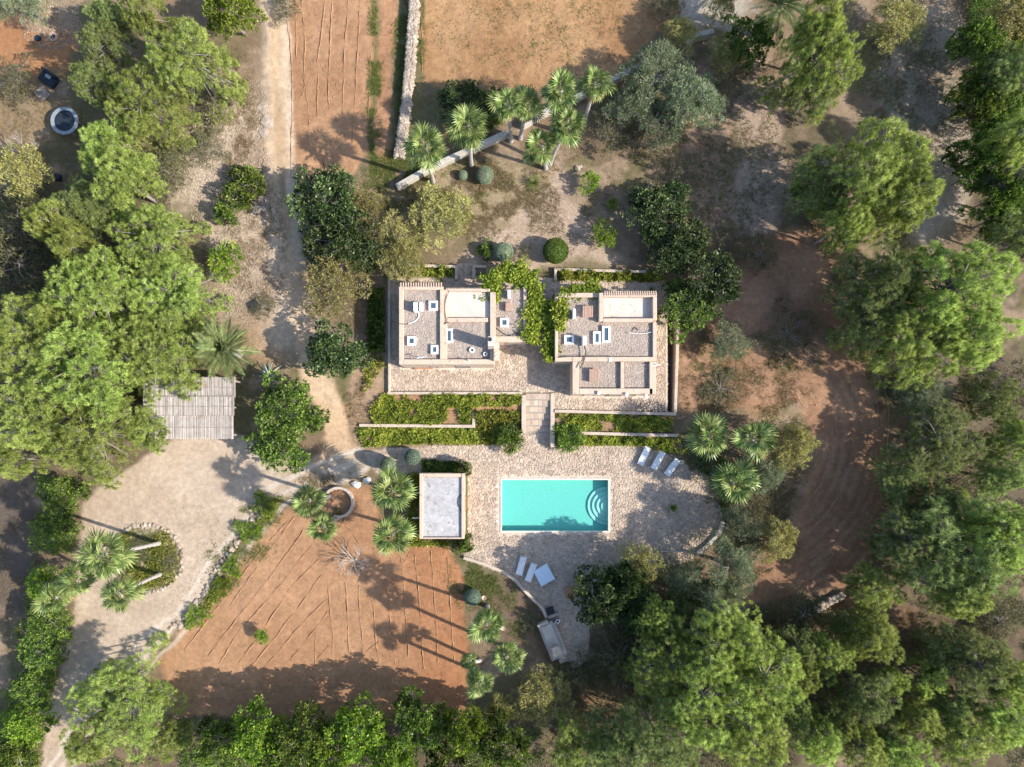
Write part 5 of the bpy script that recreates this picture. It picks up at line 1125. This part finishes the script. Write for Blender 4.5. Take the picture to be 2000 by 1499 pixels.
# grasses and weeds
def grass(name, areas, mat, label, ll, lw, seed, m=4, up=.7):
    rs = np.random.RandomState(seed); P = []
    for x, y, rx, ry, n in areas:
        a = rs.rand(n) * 2 * PI; r = np.sqrt(rs.rand(n)) * rs.uniform(.6, 1.1, n); P.append(np.c_[x + rx * r * np.cos(a), y + ry * r * np.sin(a)])
    P = np.concatenate(P) + rs.normal(size=(sum(a_[4] for a_ in areas), 2)) * 4; c = fbm(P[:, 0], P[:, 1], seed, 30, 4); P = P[c > .46]
    d = np.maximum(sdist(POOL_T, P[:, 0], P[:, 1]), sdist(HOUSE_T, P[:, 0], P[:, 1])); P = P[d < -3]
    X = (P[:, 0] - 1000) / 20; Y = (749.5 - P[:, 1]) / 20; Z = terrain(X, Y); n = len(X)
    D = unit(np.stack([rs.normal(size=(n, m)), rs.normal(size=(n, m)), np.full((n, m), up)], -1)); B = np.stack([X, Y, Z], -1)[:, None] + rs.normal(size=(n, m, 3)) * np.array([.08, .08, 0])
    V, F, T = leaves(B.reshape(-1, 3), D.reshape(-1, 3), ll * rs.uniform(.5, 1.3, n * m), np.full(n * m, lw), np.clip(rs.normal(.5, .22, n * m), 0, 1), rs, False)
    o = link(name, npmesh(name, V, F, mat, tint=T)); tag(o, label, 'grass', kind='stuff')
grass('dry_grass', [(930, 390, 170, 90, 9000), (1110, 400, 110, 110, 2500), (1370, 740, 60, 90, 4500), (1480, 770, 110, 70, 3500), (470, 260, 40, 160, 3500), (500, 480, 70, 160, 3000), (1420, 300, 120, 200, 5000), (700, 620, 50, 110, 1800), (1760, 200, 100, 220, 3500), (60, 240, 80, 80, 1500),
                    (1750, 1250, 150, 70, 3500), (1850, 780, 80, 80, 1500), (700, 780, 30, 80, 700), (1480, 140, 50, 60, 900), (40, 1080, 60, 170, 1500), (640, 940, 60, 14, 700), (100, 1150, 60, 100, 400)], 'hay', 'dry straw coloured grass over the garden and waste ground', .22, .035, 5)
grass('weeds', [(735, 180, 12, 200, 3800), (788, 150, 16, 190, 2600), (822, 90, 10, 100, 900), (800, 330, 70, 40, 2600), (900, 370, 120, 60, 1600), (280, 1090, 60, 60, 4200), (470, 1080, 100, 20, 900), (500, 1010, 50, 25, 900), (440, 1130, 30, 60, 900), (930, 1130, 60, 60, 2600), (1000, 1200, 60, 80, 1500),
                (1400, 300, 130, 210, 4500), (1760, 200, 100, 230, 3500), (1060, 80, 240, 110, 1500), (760, 380, 60, 60, 1800), (1850, 780, 90, 90, 2000), (640, 1000, 30, 40, 600), (1400, 710, 80, 60, 1800), (1500, 700, 80, 60, 1500), (1130, 1330, 60, 60, 1200), (1600, 1250, 130, 60, 1800), (320, 330, 60, 70, 1200)], 'weed', 'green weeds along field margins, lawn and tree shade', .2, .045, 6)

def undergrowth(name, poly, n, label, mat, seed, hmax=1.0):
    rs = np.random.RandomState(seed); A = np.array(poly, float); lo = A.min(0); hi = A.max(0); P = rs.uniform(lo, hi, (n * 2, 2)); d = sdist(poly, P[:, 0], P[:, 1])
    c = fbm(P[:, 0], P[:, 1], seed, 55, 4); ok = (d > 0) & (c > .44); P = P[ok][:n]; c = c[ok][:n]
    X = (P[:, 0] - 1000) / 20; Y = (749.5 - P[:, 1]) / 20; m = 6; k = len(X); Z = terrain(X, Y) + hmax * sstep(.44, .7, c) * rs.uniform(.3, 1, k)
    D = unit(np.stack([rs.normal(size=(k, m)), rs.normal(size=(k, m)), rs.uniform(0, 1.2, (k, m))], -1)); B = np.stack([X, Y, Z], -1)[:, None] + rs.normal(size=(k, m, 3)) * .12
    V, F, T = leaves(B.reshape(-1, 3), D.reshape(-1, 3), .2 * rs.uniform(.6, 1.3, k * m), .07 * rs.uniform(.7, 1.3, k * m), np.clip(np.repeat(rs.normal(.45, .15, k), m) + rs.normal(size=k * m) * .15, 0, 1), rs)
    o = link(name, npmesh(name, V, F, mat, tint=T)); tag(o, label, 'undergrowth', kind='stuff')
undergrowth('undergrowth', [(1120, 1300), (1330, 1150), (1440, 1180), (1560, 1180), (1680, 1150), (1760, 1000), (1760, 850), (1820, 820), (2040, 820), (2040, 1540), (1000, 1540), (1080, 1440)], 17000, 'dark undergrowth covering the floor of the wood by the great pine', 'scrub', 3, 1.1)
undergrowth('undergrowth', [(1870, -40), (2040, -40), (2040, 560), (1960, 480), (1930, 330), (1880, 180)], 11000, 'dark undergrowth beneath the shaded row beside the gravel strip', 'broad', 4, 1.3)
undergrowth('undergrowth', [(-40, 380), (60, 400), (300, 300), (400, 560), (380, 730), (280, 860), (60, 930), (-40, 930)], 6000, 'dark undergrowth beneath the big pine grove', 'scrub', 5, .9)
undergrowth('undergrowth', [(380, 1400), (900, 1395), (1060, 1420), (1060, 1540), (100, 1540), (250, 1460)], 6000, 'dark undergrowth under the broadleaf row at the bottom edge', 'broad', 6, .8)
undergrowth('undergrowth', [(1560, 430), (1640, 400), (1760, 440), (1800, 700), (1780, 840), (1700, 800), (1660, 650), (1600, 520)], 3000, 'dark undergrowth below the shaded pine by the brown track', 'scrub', 7, .9)
undergrowth('undergrowth', [(150, 930), (145, 1060), (135, 1200), (90, 1400), (60, 1540), (-20, 1540), (10, 1300), (60, 1150), (80, 930)], 5000, 'leafy undergrowth filling the hedge beside the driveway', 'lime', 8, 1.3)
undergrowth('undergrowth', [(560, 965), (540, 1000), (500, 1060), (470, 1110), (430, 1170), (380, 1230), (350, 1235), (400, 1170), (450, 1090), (490, 1020), (530, 975)], 4200, 'low green cushions growing along the stone edging of the driveway', 'bed', 9, .45)
undergrowth('undergrowth', [(1430, 880), (1560, 820), (1580, 900), (1540, 1010), (1560, 1080), (1500, 1120), (1440, 1150), (1330, 1160), (1290, 1110), (1380, 1090), (1425, 1010)], 3600, 'low olive undergrowth between pool terrace end and tilled field', 'scrub', 10, .9)

undergrowth('creeping_plants', [(235, 1040), (330, 1035), (352, 1090), (340, 1140), (280, 1155), (240, 1130), (215, 1085)], 1500, 'green and ochre creeping plants filling the stone ringed bed', 'bed', 11, .15)

# grape vine over the pergolas
def vine(pts, label, seed, wpx, n, h=3.3):
    rs = np.random.RandomState(seed); P = [np.array(p, float) for p in pts]; x, y = g(*pts[0], h); root = empty('grape_vine', (x, y, ZB), 0, label, 'vine')
    L = [np.linalg.norm(P[i + 1] - P[i]) for i in range(len(P) - 1)]; T = sum(L); Q = []
    while len(Q) < n:
        s = rs.rand() * T; i = 0
        while i < len(L) - 1 and s > L[i]: s -= L[i]; i += 1
        d = (P[i + 1] - P[i]) / L[i]; m = np.array([-d[1], d[0]]); w_ = wpx / 2 * (1 + .35 * math.sin(s * .13 + i * 2))
        Q.append(P[i] + d * s + m * rs.normal() * w_ * .5)
    Q = np.array(Q); k = (H - h) / H; X = NXM + ((Q[:, 0] - 1000) / 20 - NXM) * k - x; Y = NYM + ((749.5 - Q[:, 1]) / 20 - NYM) * k - y
    Z = h - ZB + rs.uniform(-.25, .35, n) + .35 * fbm(Q[:, 0], Q[:, 1], seed, 16, 3); m = 5
    D = unit(np.stack([rs.normal(size=(n, m)), rs.normal(size=(n, m)), rs.normal(size=(n, m)) * .5 + .2], -1)); B = np.stack([X, Y, Z], -1)[:, None] + rs.normal(size=(n, m, 3)) * .07
    tn = np.clip(np.repeat(fbm(Q[:, 0], Q[:, 1], seed + 4, 18, 3), m) + rs.normal(size=n * m) * .2, 0, 1)
    V, F, TT = leaves(B.reshape(-1, 3), D.reshape(-1, 3), .24 * rs.uniform(.6, 1.3, n * m), .2 * rs.uniform(.6, 1.2, n * m), tn, rs)
    link('foliage', npmesh('foliage', V, F, 'vine', tint=TT), root)
    b = MB(); pp = [(*g(p[0], p[1], h), h) for p in pts]; b.tube([(0, 0, 0)] + [(a - x, c - y, h - ZB - .05) for a, c, _ in pp], .05, 5); b.build('stem', 'bark', root, smooth=True)
vine([(952, 590), (958, 560), (972, 535), (1000, 532), (1028, 540), (1046, 570), (1048, 610), (1040, 650), (1032, 668)], 'grape vine sweeping in a horseshoe over the house annex and its entrance', 3, 34, 3800)
vine([(1170, 566), (1130, 572), (1098, 578), (1084, 605), (1080, 640), (1073, 690), (1070, 705)], 'grape vine along the side of the house next to the trench', 4, 26, 2400)
vine([(1092, 590), (1095, 620), (1092, 645)], 'short vine shoot spilling onto the trench house roof', 5, 22, 500, 4.1)
for (x0, y0, x1, y1, lb) in ((952, 528, 1048, 552, 'timber pergola under the horseshoe vine, behind the house annex'), (1034, 552, 1056, 660, 'timber pergola under the horseshoe vine, along the passage'), (1062, 575, 1082, 700, 'timber pergola beside the wall of the trench house')):
    a = rectpx(x0, y0, x1, y1, 3.2); root = empty('pergola', ((a[0] + a[2]) / 2, (a[1] + a[3]) / 2, ZB), 0, lb, 'pergola'); ox, oy, _ = root.location
    for xx in (a[0], a[2]):
        for yy in (a[1], a[3]): MB().box(xx - .06 - ox, yy - .06 - oy, 0, xx + .06 - ox, yy + .06 - oy, 2.3).build('post', 'oldwood', root)
    lng = (a[2] - a[0]) > (a[3] - a[1]); L = (a[2] - a[0]) if lng else (a[3] - a[1]); n = int(L / .7)
    for k in range(n + 1):
        t = k / n
        if lng: xx = a[0] + (a[2] - a[0]) * t; MB().box(xx - .04 - ox, a[1] - .1 - oy, 2.32, xx + .04 - ox, a[3] + .1 - oy, 2.4).build('rafter', 'oldwood', root)
        else: yy = a[1] + (a[3] - a[1]) * t; MB().box(a[0] - .1 - ox, yy - .04 - oy, 2.32, a[2] + .1 - ox, yy + .04 - oy, 2.4).build('rafter', 'oldwood', root)

# ------------------------------------------------------------------ palms
def fan_frond(seed, dead=False):
    rs = random.Random(seed); b = MB(); pl = rs.uniform(.7, 1.0); br = rs.uniform(.85, 1.05); n = 17; half = math.radians(112 if not dead else 80)
    droop = .10 if not dead else .4
    b.tube([(0, 0, 0), (pl * .5, 0, .03), (pl, 0, -.03)], [.03, .022, .018], 3, t=.8, cap=False)
    for k in range(n):
        a = -half + 2 * half * k / (n - 1); L = br * (1 - .25 * (abs(a) / half) ** 2) * rs.uniform(.9, 1.06); da = 2 * half / (n - 1) * .5
        ca, sa = math.cos(a), math.sin(a); zr = .04 * (k % 2)
        mid = (pl + L * .58 * ca, L * .58 * sa, zr - droop * .12 - .03 * abs(sa)); tip = (pl + L * ca, L * sa, -droop - rs.uniform(0, .16))
        h = L * .58 * math.tan(da) * .95; nx_, ny_ = -sa, ca
        b.add([(pl, 0, 0), (mid[0] + nx_ * h, mid[1] + ny_ * h, mid[2] - .03), tip, (mid[0] - nx_ * h, mid[1] - ny_ * h, mid[2] + .02)], [(0, 3, 2, 1)], (.25 + .7 * rs.random() ** 1.3))
    return b.mesh('frond', 'deadfrond' if dead else 'fan')
FF = [fan_frond(i) for i in range(5)]; DF = [fan_frond(30 + i, True) for i in range(2)]
def palm_trunk(h, r, lean, seed):
    rr = random.Random(seed); n = 12; b = MB(); pts = []; rad = []
    for k in range(n * 2 + 1):
        t = k / (n * 2); pts.append((lean[0] * t ** 1.3, lean[1] * t ** 1.3, h * t - .1)); rad.append(r * (1.35 - .4 * min(1, t * 4)) * (1 + (.12 if k % 2 else -.05)))
    b.tube(pts, rad, 9); return b.build('trunk', 'palmbark', None)
def fan_palm(px, py, rpx, h, label, base=None, dead=6, nf=23, grp='fan palms'):
    x, y = g(px, py, h); 
    if base is None: bx, by = x, y
    else: bx, by = g(base[0], base[1])
    z = tz(bx, by); root = empty('fan_palm', (bx, by, z), 0, label, 'palm tree', grp); lean = (x - bx, y - by); hh = h - z * 0
    t = palm_trunk(hh, .17, lean, px); t.parent = root
    s = rpx / 20 * (H - h) / H / 1.55; rr = random.Random(px * 7 + py)
    for k in range(nf):
        u = k / nf; el = math.radians(72 - 100 * u ** .85 + rr.uniform(-6, 6)); az = k * 2.39996 + rr.uniform(-.5, .5)
        f = link('frond', FF[rr.randrange(5)], root); ln = s * rr.uniform(.68, 1.13)
        f.location = (lean[0], lean[1], hh - .1 - .35 * u * s); f.scale = (ln, ln, ln); f.rotation_euler = (rr.uniform(-.35, .35), -el, az)
    for k in range(dead):
        az = rr.uniform(0, 6.28); f = link('dead_frond', DF[k % 2], root); f.location = (lean[0], lean[1], hh - .5 * s); f.scale = (s * .9,) * 3; f.rotation_euler = (rr.uniform(-.3, .3), math.radians(rr.uniform(25, 65)), az)
        if k == 0: f['label'] = 'yellow drooping dead frond'
    return root
for a in [
 (833, 292, 42, 8.0, 'fan palm above the garden wall end, nearest the dry stone wall', (846, 356)), (916, 252, 42, 8.0, 'fan palm behind the two lawn balls', (921, 324)), (992, 213, 36, 6.9, 'fan palm of the close pair by the wall gap, nearer the dark shrub', (998, 277)),
 (1030, 212, 34, 6.2, 'fan palm of the close pair by the wall gap, nearer the path', (1016, 272)), (1095, 185, 37, 7.5, 'fan palm tucked against the grey boundary wall below the lone one', None), (1160, 172, 33, 7.0, 'lone fan palm nearest the olives on the boundary wall', None),
 (1108, 250, 38, 6.4, 'fan palm on a leaning pale trunk above the path', (1074, 322)), (1056, 290, 37, 5.0, 'fan palm crown between close pair and leaning palm', (1066, 330)),
 (1389, 852, 43, 4.6, 'pool end fan palm closest to the flower bed', (1372, 858)), (1472, 856, 40, 5.2, 'pool end fan palm beside the yellow green tree', (1452, 898)), (1436, 945, 43, 4.4, 'lowest of the three pool end fan palms', (1392, 928)),
 (765, 960, 42, 5.5, 'fan palm beside the shed, nearer the clipped cone', (785, 968)), (765, 1047, 40, 5.5, 'fan palm beside the shed, nearer the ploughed field', (782, 1030)),
 (601, 978, 35, 6.5, 'fan palm by the ring planter, nearer the driveway', (645, 970)), (630, 1031, 33, 6.5, 'fan palm by the ring planter, over the ploughed field', (660, 1012)),
 (198, 1085, 45, 9.5, 'tall fan palm leaning out of the stone ringed bed, upper trunk', (312, 1061)), (231, 1160, 38, 8.5, 'fan palm leaning out of the stone ringed bed, lower trunk', (313, 1122)), (150, 1130, 36, 7.0, 'fan palm between the ringed bed palms and the hedge', (190, 1120)), (106, 1168, 34, 5.5, 'outer driveway fan palm above the hedge trees', (140, 1160)),
 (950, 1221, 35, 8.0, 'fan palm near the teal clipped ball', (952, 1184)), (990, 1285, 32, 8.5, 'fan palm between the kitchen and the red field', (987, 1262)), (935, 1338, 28, 6.5, 'fan palm nearest the bottom tree row', (944, 1315)), (916, 1291, 19, 4.0, 'smallest fan palm on the red field edge', (938, 1290)),
]: fan_palm(*a[:5], base=a[5], grp='fan palms')

def date_frond(seed):
    rs = random.Random(seed); b = MB(); L = 2.9; n = 12; R = []
    for k in range(n + 1):
        t = k / n; R.append(Vector((L * t * (1 - .12 * t), 0, L * (.18 * t - .45 * t * t))))
    b.tube(R, [.04 * (1 - .8 * k / n) for k in range(n + 1)], 3, t=.9, cap=False)
    for k in range(34):
        t = .14 + .86 * k / 34; p = Vector((L * t * (1 - .12 * t), 0, L * (.18 * t - .45 * t * t)))
        for s in (-1, 1):
            ll = .55 * math.sin(PI * min(1, t * .9 + .12)) * rs.uniform(.85, 1.1) + .08; d = Vector((.75, s * .8, .12 - .2 * t)).normalized()
            q = p + d * ll; side = Vector((-d.y, d.x, 0)) * .028
            b.add([p, p + d * ll * .4 + side, q, p + d * ll * .4 - side], [(0, 1, 2, 3)], rs.uniform(.2, .95))
    return b.mesh('frond', 'date')
DFR = [date_frond(i) for i in range(3)]
def date_palm(px, py, rpx, h, label, nf=38):
    x, y = g(px, py, h); root = empty('date_palm', (x, y, tz(x, y)), 0, label, 'palm tree', 'date palms'); t = palm_trunk(h, .32, (0, 0), px); t.parent = root
    s = rpx / 20 * (H - h) / H / 2.75; rr = random.Random(px)
    for k in range(nf):
        u = k / nf; el = math.radians(78 - 78 * u + rr.uniform(-5, 5)); f = link('frond', DFR[rr.randrange(3)], root)
        f.location = (0, 0, h - .3 * u); f.rotation_euler = (rr.uniform(-.3, .3), -el, k * 2.39996 + rr.uniform(-.15, .15)); ln = s * rr.uniform(.88, 1.08); f.scale = (ln,) * 3
date_palm(446, 684, 66, 3.5, 'feathery date palm above the carport'); date_palm(1520, 18, 72, 5.0, 'feathery date palm cut by the top edge between dark tree and pine')
# agave and ornamental grass
def spiky(px, py, rpx, h, label, name, cat, mat, n, wd, tilt=(5, 75)):
    x, y = g(px, py, h * .4); z = tz(x, y); root = empty(name, (x, y, z + (.5 if name == 'potted_plant' else 0)), 0, label, cat); rr = random.Random(px)
    L = rpx / 20 * 1.1
    for k in range(n):
        el = math.radians(tilt[0] + (tilt[1] - tilt[0]) * (1 - k / n)); az = k * 2.39996; b = MB(); l_ = L * rr.uniform(.8, 1.1) * (.7 + .3 * math.cos(el))
        P = [Vector((l_ * t * math.cos(el), 0, l_ * t * math.sin(el) - .35 * l_ * t * t * math.cos(el) + .05)) for t in (0, .35, .7, 1)]
        vs_ = []
        for p, ww in zip(P, (.7, 1, .6, .05)): vs_ += [(p.x, -wd * ww / 2, p.z + .15 * wd), (p.x, 0, p.z - .1 * wd), (p.x, wd * ww / 2, p.z + .15 * wd)]
        b.add(vs_, [(3 * i + j, 3 * i + j + 1, 3 * i + j + 4, 3 * i + j + 3) for i in range(3) for j in range(2)], rr.uniform(.2, .9)); o = b.build('leaf', mat, root); o.rotation_euler = (0, 0, az)
spiky(530, 735, 34, 1.1, 'grey agave with long pointed leaves above the loose leafy tree', 'agave', 'agave', 'agave', 22, .16, (5, 60))
spiky(1043, 363, 26, .9, 'tussock of dry ornamental grass on the garden lawn', 'ornamental_grass', 'grass clump', 'weed', 90, .045, (0, 80))
spiky(860, 549, 14, .8, 'spiky tuft growing against the roof tiles of the bench house', 'spiky_plant', 'plant', 'date', 34, .05, (0, 80))
spiky(1273, 567, 12, 2.6, 'spiky tuft behind the tile row of the trench house', 'spiky_plant', 'plant', 'date', 30, .05, (0, 80))
spiky(1314, 992, 12, .8, 'bushy green plant growing in the terrace pot', 'potted_plant', 'plant', 'broad', 40, .07, (5, 80))
spiky(774, 313, 14, .7, 'green grass tuft growing over the end of the dry stone wall', 'grass_tuft', 'grass clump', 'weed', 50, .05, (5, 80))

# bare trees
def bare(px, py, rpx, h, label, seed, n=9):
    x, y = g(px, py, h * .6); root = empty('bare_tree', (x, y, tz(x, y)), 0, label, 'bare tree', 'leafless trees'); rr = random.Random(seed); b = MB(); L = rpx / 20
    tw = MB()
    def grow(p, d, l_, r, lv, m):
        q = p + d * l_ * .5 + Vector((rr.uniform(-.1, .1), rr.uniform(-.1, .1), 0)) * l_; e = q + (d + Vector((rr.uniform(-.3, .3), rr.uniform(-.3, .3), rr.uniform(-.1, .2)))).normalized() * l_ * .5
        m.tube([p, q, e], [r, r * .75, r * .5], 4 if lv < 2 else 3, cap=False)
        if lv < 3:
            for k in range(3 if lv else 4):
                dd = (d + Vector((rr.uniform(-1, 1), rr.uniform(-1, 1), rr.uniform(-.2, .5))) * .8).normalized(); grow(q.lerp(e, rr.uniform(.2, 1)), dd, l_ * .62, r * .5, lv + 1, tw)
    b.tube([(0, 0, -.1), (0, 0, h * .35)], [.11, .08], 7)
    for k in range(n):
        a = 2 * PI * k / n + rr.uniform(-.3, .3); grow(Vector((0, 0, h * .33)), Vector((math.cos(a), math.sin(a), rr.uniform(.2, 1.0))).normalized(), L * .55, .05, 0, b)
    b.build('trunk', 'deadwood', root); tw.build('twigs', 'deadwood', root)
bare(690, 1097, 40, 2.2, 'leafless pale shrub at the top of the ploughed field', 3, 10); bare(45, 300, 42, 5.0, 'leafless grey tree above the yellow leaved tree', 5); bare(520, 410, 22, 1.0, 'small bare twiggy shrub beside the track', 6, 6)
